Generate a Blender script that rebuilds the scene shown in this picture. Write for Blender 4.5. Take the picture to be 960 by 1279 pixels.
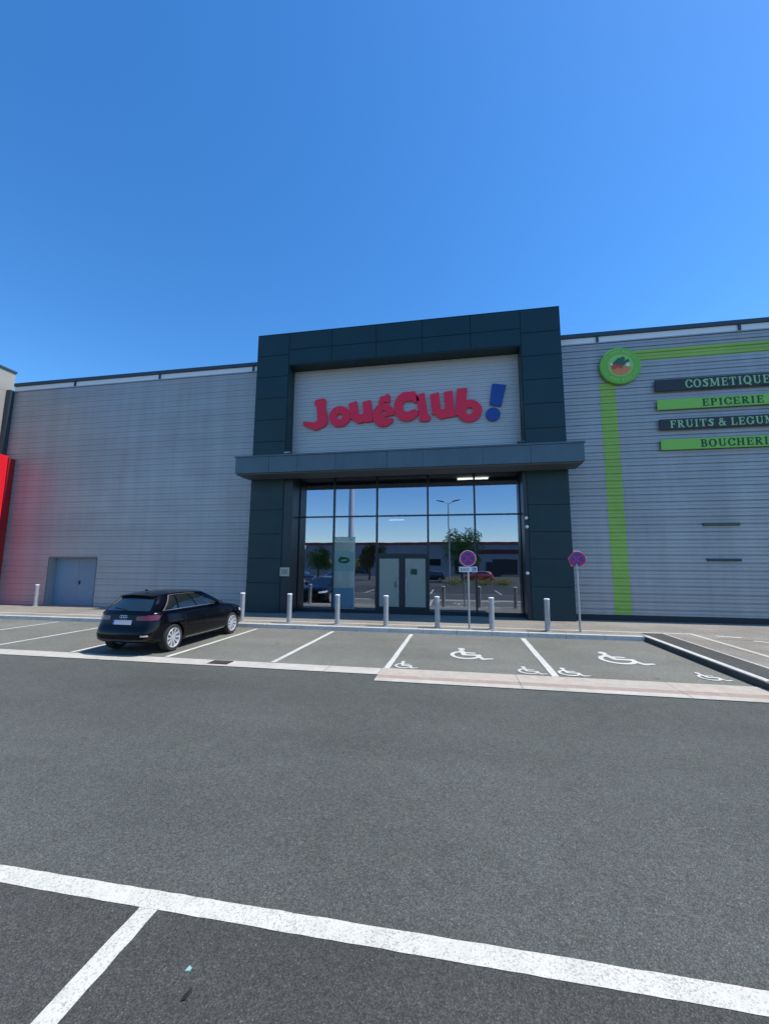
import bpy, bmesh, math, random
import numpy as np
from mathutils import Vector, Matrix
from mathutils.bvhtree import BVHTree
from math import sin, cos, tan, pi, radians, hypot, atan2

random.seed(7)
for o in list(bpy.data.objects):
    bpy.data.objects.remove(o)
scene = bpy.context.scene
C = scene.collection

# ------------------------------------------------------------------ camera
PITCH, YAW, ROLL = radians(7.575), radians(10.04), radians(0.327)
F = Vector((-sin(YAW)*cos(PITCH), cos(YAW)*cos(PITCH), sin(PITCH)))
R0 = Vector((cos(YAW), sin(YAW), 0)); U0 = R0.cross(F)
R = R0*cos(ROLL) + U0*sin(ROLL); U = -R0*sin(ROLL) + U0*cos(ROLL)
cam = bpy.data.cameras.new('camera'); cam_o = bpy.data.objects.new('camera', cam); C.objects.link(cam_o)
M = Matrix.Identity(4)
for i in range(3):
    M[i][0] = R[i]; M[i][1] = U[i]; M[i][2] = -F[i]
M[2][3] = 2.0
cam_o.matrix_world = M
cam.sensor_fit = 'HORIZONTAL'; cam.sensor_width = 36; cam.lens = 500/960*36
cam.clip_start = 0.05; cam.clip_end = 3000
scene.camera = cam_o

# ------------------------------------------------------------------ sky, sun, exposure
SUN_EL, SUN_AZ = radians(60), radians(86.5)          # azimuth from +Y towards +X
w = bpy.data.worlds.new('World'); scene.world = w; w.use_nodes = True
nt = w.node_tree; bg = nt.nodes['Background']
sky = nt.nodes.new('ShaderNodeTexSky'); sky.sky_type = 'NISHITA'; sky.sun_disc = False
sky.sun_elevation = SUN_EL; sky.sun_rotation = SUN_AZ
sky.altitude = 0; sky.air_density = 1.0; sky.dust_density = 0.2; sky.ozone_density = 4.0
hs = nt.nodes.new('ShaderNodeHueSaturation'); hs.inputs['Saturation'].default_value = 1.28; hs.inputs['Hue'].default_value = .502
nt.links.new(sky.outputs[0], hs.inputs['Color']); nt.links.new(hs.outputs[0], bg.inputs['Color'])
bg.inputs['Strength'].default_value = 0.15
sl = bpy.data.lights.new('sun', 'SUN'); sl.energy = 3.4; sl.angle = radians(0.53); sl.color = (1, 0.955, 0.88)
so = bpy.data.objects.new('sun', sl); C.objects.link(so)
sd = Vector((cos(SUN_EL)*sin(SUN_AZ), cos(SUN_EL)*cos(SUN_AZ), sin(SUN_EL)))
so.rotation_euler = sd.to_track_quat('Z', 'Y').to_euler(); so.location = sd*60
vs = scene.view_settings
vs.view_transform = 'Standard'; vs.look = 'None'; vs.gamma = 1; vs.use_curve_mapping = False; vs.exposure = 0.65

# ------------------------------------------------------------------ materials
def mat(name, col, rough=0.5, metal=0.0, spec=0.5, coat=0.0, emit=None, es=0):
    m = bpy.data.materials.new(name); m.use_nodes = True
    b = m.node_tree.nodes['Principled BSDF']
    b.inputs['Base Color'].default_value = (*col, 1); b.inputs['Roughness'].default_value = rough
    b.inputs['Metallic'].default_value = metal; b.inputs['Specular IOR Level'].default_value = spec
    b.inputs['Coat Weight'].default_value = coat; b.inputs['Coat Roughness'].default_value = 0.04
    if emit:
        b.inputs['Emission Color'].default_value = (*emit, 1); b.inputs['Emission Strength'].default_value = es
    return m
def N(m, t, **k):
    n = m.node_tree.nodes.new(t)
    for a, v in k.items():
        if a.startswith('_'): n.inputs[a[1:].replace('_', ' ')].default_value = v
        else: setattr(n, a, v)
    return n
def L(m, a, b): m.node_tree.links.new(a, b)
def noise(m, scale, detail=4, rough=0.6, stretch=None):
    tc = N(m, 'ShaderNodeTexCoord'); n = N(m, 'ShaderNodeTexNoise')
    n.inputs['Scale'].default_value = scale; n.inputs['Detail'].default_value = detail; n.inputs['Roughness'].default_value = rough
    if stretch:
        mp = N(m, 'ShaderNodeMapping'); mp.inputs['Scale'].default_value = stretch
        L(m, tc.outputs['Object'], mp.inputs[0]); L(m, mp.outputs[0], n.inputs['Vector'])
    else: L(m, tc.outputs['Object'], n.inputs['Vector'])
    return n.outputs['Fac']
def rng(m, s, a, b, c, d):
    n = N(m, 'ShaderNodeMapRange'); L(m, s, n.inputs[0])
    for i, v in enumerate((a, b, c, d)): n.inputs[i+1].default_value = v
    return n.outputs[0]
def mul(m, a, b):
    n = N(m, 'ShaderNodeMath', operation='MULTIPLY')
    for i, s in enumerate((a, b)):
        if isinstance(s, (int, float)): n.inputs[i].default_value = s
        else: L(m, s, n.inputs[i])
    return n.outputs[0]
def mixc(m, f, a, b):
    n = N(m, 'ShaderNodeMix', data_type='RGBA')
    if isinstance(f, (int, float)): n.inputs[0].default_value = f
    else: L(m, f, n.inputs[0])
    for i, s in ((6, a), (7, b)):
        if isinstance(s, tuple): n.inputs[i].default_value = (*s, 1)
        else: L(m, s, n.inputs[i])
    return n.outputs[2]
def scalec(m, col, f):
    n = N(m, 'ShaderNodeVectorMath', operation='SCALE')
    if isinstance(col, tuple): n.inputs[0].default_value = col
    else: L(m, col, n.inputs[0])
    L(m, f, n.inputs['Scale']); return n.outputs[0]
def setc(m, s): L(m, s, m.node_tree.nodes['Principled BSDF'].inputs['Base Color'])
def setr(m, s): L(m, s, m.node_tree.nodes['Principled BSDF'].inputs['Roughness'])
def bump(m, h, strength, dist):
    b = N(m, 'ShaderNodeBump'); b.inputs['Strength'].default_value = strength; b.inputs['Distance'].default_value = dist
    L(m, h, b.inputs['Height']); L(m, b.outputs[0], m.node_tree.nodes['Principled BSDF'].inputs['Normal'])

def worn(name, col, rough, metal=0, spec=.5, big=.6, amt=.12, coat=0, stretch=None):
    m = mat(name, col, rough, metal, spec, coat)
    f = rng(m, noise(m, big, 6, .65, stretch), .3, .7, 1-amt, 1+amt)
    setc(m, scalec(m, col, f)); setr(m, rng(m, noise(m, big*3, 4), .3, .7, rough*.8, min(1, rough*1.2)))
    return m

def asphalt(name, base, tint, big):
    m = mat(name, base, .9, spec=.25)
    # coarse aggregate: bright and dark stones in a binder
    tc = N(m, 'ShaderNodeTexCoord')
    v = N(m, 'ShaderNodeTexVoronoi', feature='F1'); v.inputs['Scale'].default_value = 125; L(m, tc.outputs['Object'], v.inputs['Vector'])
    sep = N(m, 'ShaderNodeSeparateColor'); L(m, v.outputs['Color'], sep.inputs[0])
    stone = rng(m, sep.outputs[0], 0, 1, .72, 1.28)
    bright = rng(m, sep.outputs[1], .93, 1.0, 0, .75)
    a = N(m, 'ShaderNodeMath', operation='ADD'); L(m, stone, a.inputs[0]); L(m, bright, a.inputs[1])
    edge = rng(m, v.outputs['Distance'], .3, .75, 1.05, .62)
    f = mul(m, a.outputs[0], edge)
    f = mul(m, f, rng(m, noise(m, 28, 5, .7), .3, .7, .80, 1.2))
    f = mul(m, f, rng(m, noise(m, 4.5, 5, .65), .3, .7, .93, 1.07))
    f = mul(m, f, rng(m, noise(m, big, 6, .6), .3, .7, .82, 1.15))
    f = mul(m, f, rng(m, noise(m, .9, 5, .6, (.12, 1, 1)), .3, .7, .90, 1.08))   # wheel-polished lanes along the aisle
    # scattered oil drips
    v2 = N(m, 'ShaderNodeTexVoronoi', feature='F1'); v2.inputs['Scale'].default_value = .75; L(m, tc.outputs['Object'], v2.inputs['Vector'])
    sp = N(m, 'ShaderNodeMath', operation='ADD'); L(m, v2.outputs['Distance'], sp.inputs[0]); L(m, rng(m, noise(m, 25, 4), .3, .7, -.015, .015), sp.inputs[1])
    f = mul(m, f, rng(m, sp.outputs[0], .018, .05, .55, 1.0))
    col = mixc(m, rng(m, noise(m, .35, 4), .35, .65, 0, 1), base, tint)
    setc(m, scalec(m, col, f))
    bump(m, v.outputs['Distance'], .5, .004)
    return m

A_ROAD = asphalt('aisle_asphalt', (.098, .104, .091), (.108, .113, .100), .22)
A_BAY = asphalt('near_bay_asphalt', (.068, .069, .061), (.078, .075, .067), .4)
A_OLD = asphalt('old_bay_asphalt', (.182, .180, .150), (.20, .196, .165), .3)
A_DARK = asphalt('island_asphalt', (.075, .08, .072), (.09, .09, .082), .5)
A_WALK = asphalt('walk_asphalt', (.27, .245, .205), (.31, .285, .24), .5)
def concrete(name, c1, c2, sc=.5):
    m = mat(name, c1, .85, spec=.3)
    col = mixc(m, rng(m, noise(m, sc, 5), .35, .65, 0, 1), c1, c2)
    f = mul(m, rng(m, noise(m, 40, 4, .7), .3, .7, .88, 1.12), rng(m, noise(m, 5, 5), .3, .7, .88, 1.12))
    setc(m, scalec(m, col, f)); bump(m, noise(m, 60, 3), .3, .003); return m
CONC = concrete('pale_concrete', (.42, .385, .32), (.50, .47, .41))
CONC_PINK = concrete('pinkish_concrete', (.44, .37, .30), (.42, .385, .32), 1.2)
CONC_DK = concrete('brown_concrete', (.34, .25, .20), (.38, .30, .24), 1.2)
KERB_SIDE = concrete('shaded_kerb_side', (.055, .06, .052), (.09, .09, .08), 1.5)  # kerb concrete with the shade of the island's kerb face put into its colour
KERB = concrete('kerb_concrete', (.50, .48, .42), (.58, .55, .49))
def paint_mat(name, col, wear):
    m = mat(name, col, .7, spec=.3)
    tc = N(m, 'ShaderNodeTexCoord')
    v = N(m, 'ShaderNodeTexVoronoi'); v.inputs['Scale'].default_value = 125; L(m, tc.outputs['Object'], v.inputs['Vector'])
    sep = N(m, 'ShaderNodeSeparateColor'); L(m, v.outputs['Color'], sep.inputs[0])
    th = N(m, 'ShaderNodeMath', operation='ADD'); L(m, sep.outputs[0], th.inputs[0])
    a_ = N(m, 'ShaderNodeMath', operation='ADD'); L(m, rng(m, noise(m, 30, 5, .7), .3, .7, -.22, .22), a_.inputs[0])
    L(m, rng(m, noise(m, 1.7, 5, .6), .35, .7, -.14, .26), a_.inputs[1]); L(m, a_.outputs[0], th.inputs[1])
    mask = rng(m, th.outputs[0], 1-wear-.25, 1-wear+.2, 0, .6)
    f = rng(m, noise(m, 6, 5), .3, .7, .9, 1.06)
    setc(m, mixc(m, mask, scalec(m, col, f), (.2, .2, .19)))
    bump(m, v.outputs['Distance'], .35, .003); return m
P_NEAR = paint_mat('near_road_paint', (.60, .575, .485), .16)
P_FAR = paint_mat('far_road_paint', (.60, .60, .54), .14)
CLAD = worn('silver_cladding', (.348, .356, .362), .45, metal=.3, big=.25, amt=.05)
_st = mul(CLAD, rng(CLAD, noise(CLAD, 1.6, 5, .65, (1, 1, .07)), .3, .7, .90, 1.07), rng(CLAD, noise(CLAD, .8, 3, .6, (.12, 1, 1.2)), .3, .7, .92, 1.06))
setc(CLAD, scalec(CLAD, (.348, .356, .362), _st))
CLAD_W = worn('white_cladding', (.43, .44, .44), .42, metal=.1, big=.3, amt=.05)
GREEN = worn('green_vinyl', (.28, .46, .08), .5, big=.8, amt=.08)
ANTH = worn('anthracite_panel', (.009, .035, .042), .42, metal=.0, spec=.35, big=.7, amt=.12)
ANTH_IN = mat('anthracite_joint', (.006, .012, .016), .7)
CANOPY = worn('canopy_metal', (.078, .112, .132), .38, metal=.3, big=1.2, amt=.12, stretch=(1, 1, .25))
FRAME = mat('dark_window_frame', (.012, .02, .028), .35)
GREYDOOR = worn('grey_blue_door', (.16, .25, .33), .5, big=.8, amt=.06)
WHITE = mat('white_metal', (.72, .74, .76), .45)
RAILM = mat('dark_rail', (.035, .06, .075), .45, .3)
RED = worn('red_panel', (.75, .010, .020), .32, big=.6, amt=.05, coat=.3)
REDD = mat('shaded_red_panel', (.28, .004, .01), .5)  # darker copy of the portal red, standing in for shade
BEIGE = worn('beige_cladding', (.31, .30, .26), .6, big=.5, amt=.07)
GALV = worn('galvanised_steel', (.38, .39, .39), .45, metal=.35, big=6, amt=.12)
LOGO_R = mat('crimson_letter', (.86, .006, .045), .4)
LOGO_B = mat('royal_blue_letter', (.004, .045, .26), .35)
BANK = mat('black_banner', (.018, .022, .025), .5)
BGREEN = mat('green_banner', (.22, .52, .07), .5)
TXT_G = mat('pale_green_lettering', (.30, .52, .25), .5)
TXT_D = mat('dark_green_lettering', (.010, .05, .025), .5)
DARK = mat('dark_interior', (.03, .032, .035), .8)
FLOORM = mat('interior_floor', (.16, .16, .15), .5)
RUB = mat('black_rubber', (.018, .018, .018), .8)
def glass(name, refl, tint):
    m = bpy.data.materials.new(name); m.use_nodes = True; t = m.node_tree; t.nodes.clear()
    out = t.nodes.new('ShaderNodeOutputMaterial'); mx = t.nodes.new('ShaderNodeMixShader')
    tr = t.nodes.new('ShaderNodeBsdfTransparent'); tr.inputs[0].default_value = (*tint, 1)
    gl = t.nodes.new('ShaderNodeBsdfGlossy'); gl.inputs['Roughness'].default_value = 0.0; gl.inputs['Color'].default_value = (.72, .80, .95, 1)
    lw = t.nodes.new('ShaderNodeFresnel'); lw.inputs['IOR'].default_value = 1.5
    a = t.nodes.new('ShaderNodeMath'); a.operation = 'ADD'; a.inputs[1].default_value = refl; a.use_clamp = True
    t.links.new(lw.outputs[0], a.inputs[0]); t.links.new(a.outputs[0], mx.inputs[0])
    # very slight waviness of toughened panes
    tc = t.nodes.new('ShaderNodeTexCoord'); nz = t.nodes.new('ShaderNodeTexNoise'); nz.inputs['Scale'].default_value = .8
    bp = t.nodes.new('ShaderNodeBump'); bp.inputs['Strength'].default_value = .04; bp.inputs['Distance'].default_value = .02
    t.links.new(tc.outputs['Object'], nz.inputs['Vector']); t.links.new(nz.outputs[0], bp.inputs['Height']); t.links.new(bp.outputs[0], gl.inputs['Normal'])
    t.links.new(tr.outputs[0], mx.inputs[1]); t.links.new(gl.outputs[0], mx.inputs[2]); t.links.new(mx.outputs[0], out.inputs[0])
    return m
GLASS = glass('shop_glass', .42, (.55, .62, .62))
def film(name, col, fac):
    m = bpy.data.materials.new(name); m.use_nodes = True; t = m.node_tree; b = t.nodes['Principled BSDF']
    b.inputs['Base Color'].default_value = (*col, 1); b.inputs['Roughness'].default_value = .25
    mx = t.nodes.new('ShaderNodeMixShader'); mx.inputs[0].default_value = fac; tr = t.nodes.new('ShaderNodeBsdfTransparent')
    t.links.new(tr.outputs[0], mx.inputs[1]); t.links.new(b.outputs[0], mx.inputs[2]); t.links.new(mx.outputs[0], t.nodes['Material Output'].inputs[0]); return m
FILM = film('frosted_film', (.36, .42, .36), .62)

# ------------------------------------------------------------------ helpers
class MB:
    def __init__(s): s.v = []; s.f = []
    def add(s, vs, fs):
        n = len(s.v); s.v += [tuple(p) for p in vs]; s.f += [tuple(i+n for i in q) for q in fs]; return s
    def box(s, x0, x1, y0, y1, z0, z1):
        return s.add([(x0,y0,z0),(x1,y0,z0),(x1,y1,z0),(x0,y1,z0),(x0,y0,z1),(x1,y0,z1),(x1,y1,z1),(x0,y1,z1)],
                     [(0,3,2,1),(4,5,6,7),(0,1,5,4),(1,2,6,5),(2,3,7,6),(3,0,4,7)])
    def quad(s, *p): return s.add(p, [tuple(range(len(p)))])
    def tube(s, a, b, r, r2=None, n=16, caps=True):
        a = Vector(a); b = Vector(b); r2 = r if r2 is None else r2
        d = (b-a).normalized(); u = d.orthogonal().normalized(); w_ = d.cross(u)
        v = []
        for c, rr in ((a, r), (b, r2)):
            for i in range(n):
                t = 2*pi*i/n; v.append(c+u*cos(t)*rr+w_*sin(t)*rr)
        f = [(i, (i+1) % n, n+(i+1) % n, n+i) for i in range(n)]
        if caps: f += [tuple(range(n-1, -1, -1)), tuple(range(n, 2*n))]
        return s.add(v, f)
    def lathe(s, prof, n=24, c=(0,0,0), axis='z'):
        v = []
        for r, h in prof:
            for i in range(n):
                t = 2*pi*i/n; p = (r*cos(t), r*sin(t), h)
                if axis == 'x': p = (h, r*cos(t), r*sin(t))
                if axis == 'y': p = (r*cos(t), h, r*sin(t))
                v.append((p[0]+c[0], p[1]+c[1], p[2]+c[2]))
        f = []
        for j in range(len(prof)-1):
            for i in range(n): f.append((j*n+i, j*n+(i+1) % n, (j+1)*n+(i+1) % n, (j+1)*n+i))
        return s.add(v, f)
    def prism(s, pts, h0, h1, axis='z'):
        n = len(pts)
        def P(p, h): return (p[0], p[1], h) if axis == 'z' else ((p[0], h, p[1]) if axis == 'y' else (h, p[0], p[1]))
        return s.add([P(p, h0) for p in pts]+[P(p, h1) for p in pts],
                     [tuple(range(n-1, -1, -1)), tuple(range(n, 2*n))]+[(i, (i+1) % n, n+(i+1) % n, n+i) for i in range(n)])
    def build(s, name, m, parent=None, smooth=False, bevel=0, org=None):
        me = bpy.data.meshes.new(name)
        vs_ = s.v if org is None else [(p[0]-org[0], p[1]-org[1], p[2]-org[2]) for p in s.v]
        me.from_pydata(vs_, [], s.f); me.update()
        bm = bmesh.new(); bm.from_mesh(me); bmesh.ops.recalc_face_normals(bm, faces=bm.faces); bm.to_mesh(me); bm.free()
        o = bpy.data.objects.new(name, me); C.objects.link(o); me.materials.append(m)
        if org is not None: o.location = org
        if parent: o.parent = parent
        if smooth:
            for p in me.polygons: p.use_smooth = True
            es = o.modifiers.new('e', 'EDGE_SPLIT'); es.split_angle = radians(38)
        if bevel:
            b = o.modifiers.new('b', 'BEVEL'); b.width = bevel; b.segments = 2; b.limit_method = 'ANGLE'
        return o
def tag(o, label=None, cat=None, group=None, kind=None):
    if label: o['label'] = label
    if cat: o['category'] = cat
    if group: o['group'] = group
    if kind: o['kind'] = kind
    return o
def empty(name, loc=(0,0,0), rz=0):
    o = bpy.data.objects.new(name, None); C.objects.link(o); o.location = loc; o.rotation_euler.z = rz; o.empty_display_size = .3; return o
def copy_tree(o, parent=None):
    c = o.copy(); C.objects.link(c); c.parent = parent
    for ch in [x for x in bpy.data.objects if x.parent == o]: copy_tree(ch, c)
    return c

# --- lettering: outlines from a distance field, meshed and given thickness
def cap(ax, az, ar, bx, bz, br):
    def f(X, Z):
        dx, dz = bx-ax, bz-az; q = dx*dx+dz*dz+1e-9
        t = np.clip(((X-ax)*dx+(Z-az)*dz)/q, 0, 1)
        return np.hypot(X-ax-t*dx, Z-az-t*dz)-(ar+t*(br-ar))
    return f
def bar(x0, z0, x1, z1, w_):
    def f(X, Z):
        l = hypot(x1-x0, z1-z0); ux, uz = (x1-x0)/l, (z1-z0)/l
        a = (X-x0)*ux+(Z-z0)*uz; b = -(X-x0)*uz+(Z-z0)*ux
        return np.maximum(np.maximum(-a, a-l), np.abs(b)-w_/2)
    return f
def ring(cx, cz, rx, rz, hx, hz):
    def f(X, Z):
        o = (np.hypot((X-cx)/rx, (Z-cz)/rz)-1)*min(rx, rz)
        i = (1-np.hypot((X-cx)/hx, (Z-cz)/hz))*min(hx, hz)
        return np.maximum(o, i)
    return f
def disc(cx, cz, r): return lambda X, Z: np.hypot(X-cx, Z-cz)-r
def poly(pts):
    def f(X, Z):
        n = len(pts); a = sum(pts[i][0]*pts[(i+1) % n][1]-pts[(i+1) % n][0]*pts[i][1] for i in range(n)); sgn = 1 if a > 0 else -1
        d = None
        for i in range(n):
            (px, pz), (qx, qz) = pts[i], pts[(i+1) % n]; l = hypot(qx-px, qz-pz)
            e = sgn*((X-px)*(qz-pz)-(Z-pz)*(qx-px))/l
            d = e if d is None else np.maximum(d, e)
        return d
    return f
def union(*fs): return lambda X, Z: np.minimum.reduce([g(X, Z) for g in fs])
def minus(a, b): return lambda X, Z: np.maximum(a(X, Z), -b(X, Z))
def inter(a, b): return lambda X, Z: np.maximum(a(X, Z), b(X, Z))
def field_mesh(mb, f, x0, x1, z0, z1, n, y, depth, flat=False, T=None):
    """front face(s) at y, thickness depth towards +y; T maps (x,z,y)->3D point"""
    nx = n; nz = max(8, int(n*(z1-z0)/(x1-x0)))
    xs = np.linspace(x0, x1, nx+1); zs = np.linspace(z0, z1, nz+1)
    X, Z = np.meshgrid(xs, zs, indexing='ij'); V = f(X, Z)
    V = np.where(np.abs(V) < 1e-7, 1e-7, V)
    T = T or (lambda x, z, h: (x, h, z))
    idx = {}; vv = []; faces = []; edges = {}
    def key(k, p):
        if k not in idx: idx[k] = len(vv); vv.append(p)
        return idx[k]
    for i in range(nx):
        for j in range(nz):
            c = [(i, j), (i+1, j), (i+1, j+1), (i, j+1)]; val = [V[a] for a in c]
            if all(x > 0 for x in val): continue
            pl = []
            for k in range(4):
                a, b = c[k], c[(k+1) % 4]; va, vb = val[k], val[(k+1) % 4]
                if va < 0: pl.append(key(a, (xs[a[0]], zs[a[1]])))
                if (va < 0) != (vb < 0):
                    t = va/(va-vb); kk = (min(a, b), max(a, b))
                    pl.append(key(kk, (xs[a[0]]+(xs[b[0]]-xs[a[0]])*t, zs[a[1]]+(zs[b[1]]-zs[a[1]])*t)))
            if len(pl) >= 3:
                faces.append(pl)
                for k in range(len(pl)):
                    e = (pl[k], pl[(k+1) % len(pl)])
                    if (e[1], e[0]) in edges: del edges[(e[1], e[0])]
                    else: edges[e] = 1
    m = len(vv)
    if flat:
        mb.add([T(p[0], p[1], y) for p in vv], faces); return mb
    V3 = [T(p[0], p[1], y) for p in vv]+[T(p[0], p[1], y+depth) for p in vv]
    mb.add(V3, faces+[tuple(q+m for q in reversed(fc)) for fc in faces]+[(a, a+m, b+m, b) for a, b in edges]); return mb

def S(x, z, l=.15): return bar(x-l, z, x+l, z, .09)     # slab serif
TK, TN = .2, .09
def stem(x, z0=0, z1=1, t=TK, ser=True):
    fs = [bar(x, z0, x, z1, t)]
    if ser: fs += [bar(x-.19, z0+.045, x+.19, z0+.045, .09), bar(x-.19, z1-.045, x+.19, z1-.045, .09)]
    return union(*fs)
GL = {
 'C': (.85, union(minus(minus(ring(.45,.5,.45,.53,.24,.43), poly([(.55,.3),(1.2,.3),(1.2,.68),(.55,.68)])), disc(9,9,.1)), bar(.84,.64,.84,1.0,.08), bar(.84,.05,.84,.3,.06))),
 'O': (.95, ring(.45,.5,.47,.53,.25,.43)),
 'G': (.95, union(minus(ring(.45,.5,.45,.53,.24,.43), poly([(.5,.42),(1.2,.42),(1.2,.70),(.5,.70)])), bar(.84,.64,.84,1.0,.08), bar(.78,.05,.78,.45,.18), bar(.58,.42,.98,.42,.08))),
 'S': (.75, union(cap(.62,.80,.07,.38,.93,.07), cap(.38,.93,.07,.15,.76,.10), cap(.15,.76,.10,.55,.38,.13), cap(.55,.38,.13,.5,.12,.10), cap(.5,.12,.10,.28,.06,.06), cap(.28,.06,.06,.06,.2,.05), bar(.66,.68,.66,1.0,.07), bar(.05,0,.05,.32,.07))),
 'M': (1.2, union(stem(.15,t=.09), stem(.98), bar(.2,.98,.55,.1,.2), bar(.55,.1,.92,.98,.09))),
 'E': (.82, union(stem(.22), bar(.1,.955,.74,.955,.09), bar(.1,.045,.76,.045,.09), bar(.2,.52,.58,.52,.09), bar(.72,.70,.72,1,.08), bar(.74,0,.74,.32,.08), bar(.58,.38,.58,.66,.07))),
 'T': (.88, union(bar(.42,0,.42,1,TK), bar(.02,.955,.82,.955,.09), bar(.05,.68,.05,1,.08), bar(.79,.68,.79,1,.08), S(.42,.045,.2))),
 'I': (.5, stem(.23)),
 'Q': (.95, union(ring(.45,.5,.47,.53,.25,.43), bar(.4,.2,.85,-.15,.15))),
 'U': (.98, union(bar(.22,.3,.22,1,TK), bar(.76,.3,.76,1,.09), S(.22,.955,.19), S(.76,.955,.15), inter(ring(.49,.34,.37,.36,.17,.26), poly([(0,-.1),(1,-.1),(1,.34),(0,.34)])))),
 'P': (.82, union(stem(.22), inter(ring(.42,.72,.36,.28,.15,.19), poly([(.3,.4),(1,.4),(1,1.1),(.3,1.1)])), bar(.2,.955,.45,.955,.09), bar(.2,.485,.45,.485,.09))),
 'R': (.92, union(stem(.22), inter(ring(.42,.74,.34,.26,.14,.17), poly([(.3,.4),(1,.4),(1,1.1),(.3,1.1)])), bar(.2,.955,.45,.955,.09), bar(.2,.52,.45,.52,.09), bar(.42,.52,.78,.0,.2), bar(.62,.045,.95,.045,.09))),
 'F': (.78, union(stem(.22), bar(.1,.955,.74,.955,.09), bar(.2,.52,.58,.52,.09), bar(.72,.70,.72,1,.08), bar(.58,.38,.58,.66,.07))),
 'L': (.78, union(stem(.22), bar(.1,.045,.74,.045,.09), bar(.72,0,.72,.34,.08))),
 'B': (.85, union(stem(.22), inter(ring(.42,.75,.32,.26,.13,.17), poly([(.3,.4),(1,.4),(1,1.1),(.3,1.1)])), inter(ring(.42,.27,.38,.28,.17,.19), poly([(.3,-.1),(1,-.1),(1,.6),(.3,.6)])), bar(.2,.955,.45,.955,.09), bar(.2,.52,.45,.52,.08), bar(.2,.045,.45,.045,.09))),
 'H': (1.0, union(stem(.22), stem(.76), bar(.2,.5,.8,.5,.09))),
 '&': (1.0, union(ring(.38,.76,.24,.25,.10,.15), ring(.36,.26,.34,.29,.17,.17), bar(.3,.68,.85,0,.17), bar(.65,.5,.95,.5,.08), bar(.8,.5,.66,.12,.08))),
 'A': (.95, union(bar(.1,0,.42,1,.09), bar(.82,0,.46,1,.19), bar(.22,.34,.7,.34,.08), S(.1,.045,.14), S(.8,.045,.18))),
}
def word(mb, text, x, z, h, y, depth=.008, wx=1.0, gap=.1, n=34, rise=0.0):
    for ch in text:
        if ch == ' ': x += .38*h*wx; continue
        wd, f = GL[ch[0].replace('\u00c9', 'E')]
        if ch == '\u00c9': f = union(f, bar(.3, 1.08, .5, 1.26, .1))
        zz = z
        field_mesh(mb, f, -.08, 1.3, -.22, 1.32, n, 0, 1, T=lambda a, b, t, x=x: (x+a*h*wx, y+t*depth, zz+b*h))
        x += (wd+gap)*h*wx
    return x

# ------------------------------------------------------------------ ground and paving
GX0, GX1 = -45, 40
g = MB(); g.quad((-400,-400,-.008),(400,-400,-.008),(400,400,-.008),(-400,400,-.008))
tag(g.build('ground', A_ROAD), kind='structure')
g = MB().quad((-60,2.42,-.004),(-60,-8,-.004),(60,-8,-.004),(60,2.42,-.004)); tag(g.build('near_bays', A_BAY), kind='structure')
g = MB().quad((-60,8.02,-.004),(5.02,8.02,-.004),(5.02,12.25,-.004),(-60,12.25,-.004)); tag(g.build('far_bays', A_OLD), kind='structure')

def line(mb, x0, y0, x1, y1, w_, z=.004, wob=.006, step=.35):
    """a painted stripe with slightly uneven edges"""
    l = hypot(x1-x0, y1-y0); ux, uy = (x1-x0)/l, (y1-y0)/l; n = max(2, int(l/step)); a = []; b = []
    for i in range(n+1):
        t = l*i/n; e1 = random.uniform(-wob, wob); e2 = random.uniform(-wob, wob)
        a.append((x0+ux*t-uy*(w_/2+e1), y0+uy*t+ux*(w_/2+e1), z)); b.append((x0+ux*t+uy*(w_/2+e2), y0+uy*t-ux*(w_/2+e2), z))
    for i in range(n): mb.quad(b[i], b[i+1], a[i+1], a[i])
    return mb
def marking(name, mb, m, label): return tag(mb.build(name, m), label, None, kind='structure')
marking('bay_marking', line(MB(), -60, 2.415, 40, 2.415, .125, z=-.001, wob=.003, step=.09), P_NEAR, 'long worn white line crossing the foreground asphalt')
for x in (-6.6, -4.2, -1.805, .6+.0, 3.0):
    if x in (.6, 3.0): continue
    marking('bay_marking', line(MB(), x, 2.352, x-.06, -2.6, .118, z=-.001, wob=.003, step=.09), P_NEAR, None)
marking('bay_marking', line(MB(), 3.1, 2.352, 3.1, -2.6, .118, z=-.001, wob=.003, step=.09), P_NEAR, None)
for x in (-1.36, -3.74, -6.2, -8.62, -11.1, -13.55, -16.0, -18.5, -21):
    marking('bay_marking', line(MB(), x, 8.06, x+.05, 12.02, .11), P_FAR, None)
marking('bay_marking', line(MB(), 1.76, 8.06, 1.80, 12.02, .13), P_FAR, None)
# concrete gutter bands along the front of the far bays
def band(name, x0, x1, y0, y1, z, m, seg=1.0):
    mb = MB(); x = x0
    while x < x1-1e-6:
        e = min(x1, x+seg); mb.quad((x+.004,y0,z),(e-.004,y0,z),(e-.004,y1,z),(x+.004,y1,z)); x = e
    return tag(mb.build(name, m), kind='structure')
band('gutter', -60, -1.45, 7.58, 8.02, .003, CONC, 2.5)
band('gutter', -1.45, 6.4, 7.56, 8.06, .003, CONC_PINK, 2.5)
band('gutter', -1.45, 6.4, 7.385, 7.555, .003, CONC_DK, 2.5)
band('gutter', -1.45, 6.4, 7.18, 7.38, .003, CONC, 2.5)

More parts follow.
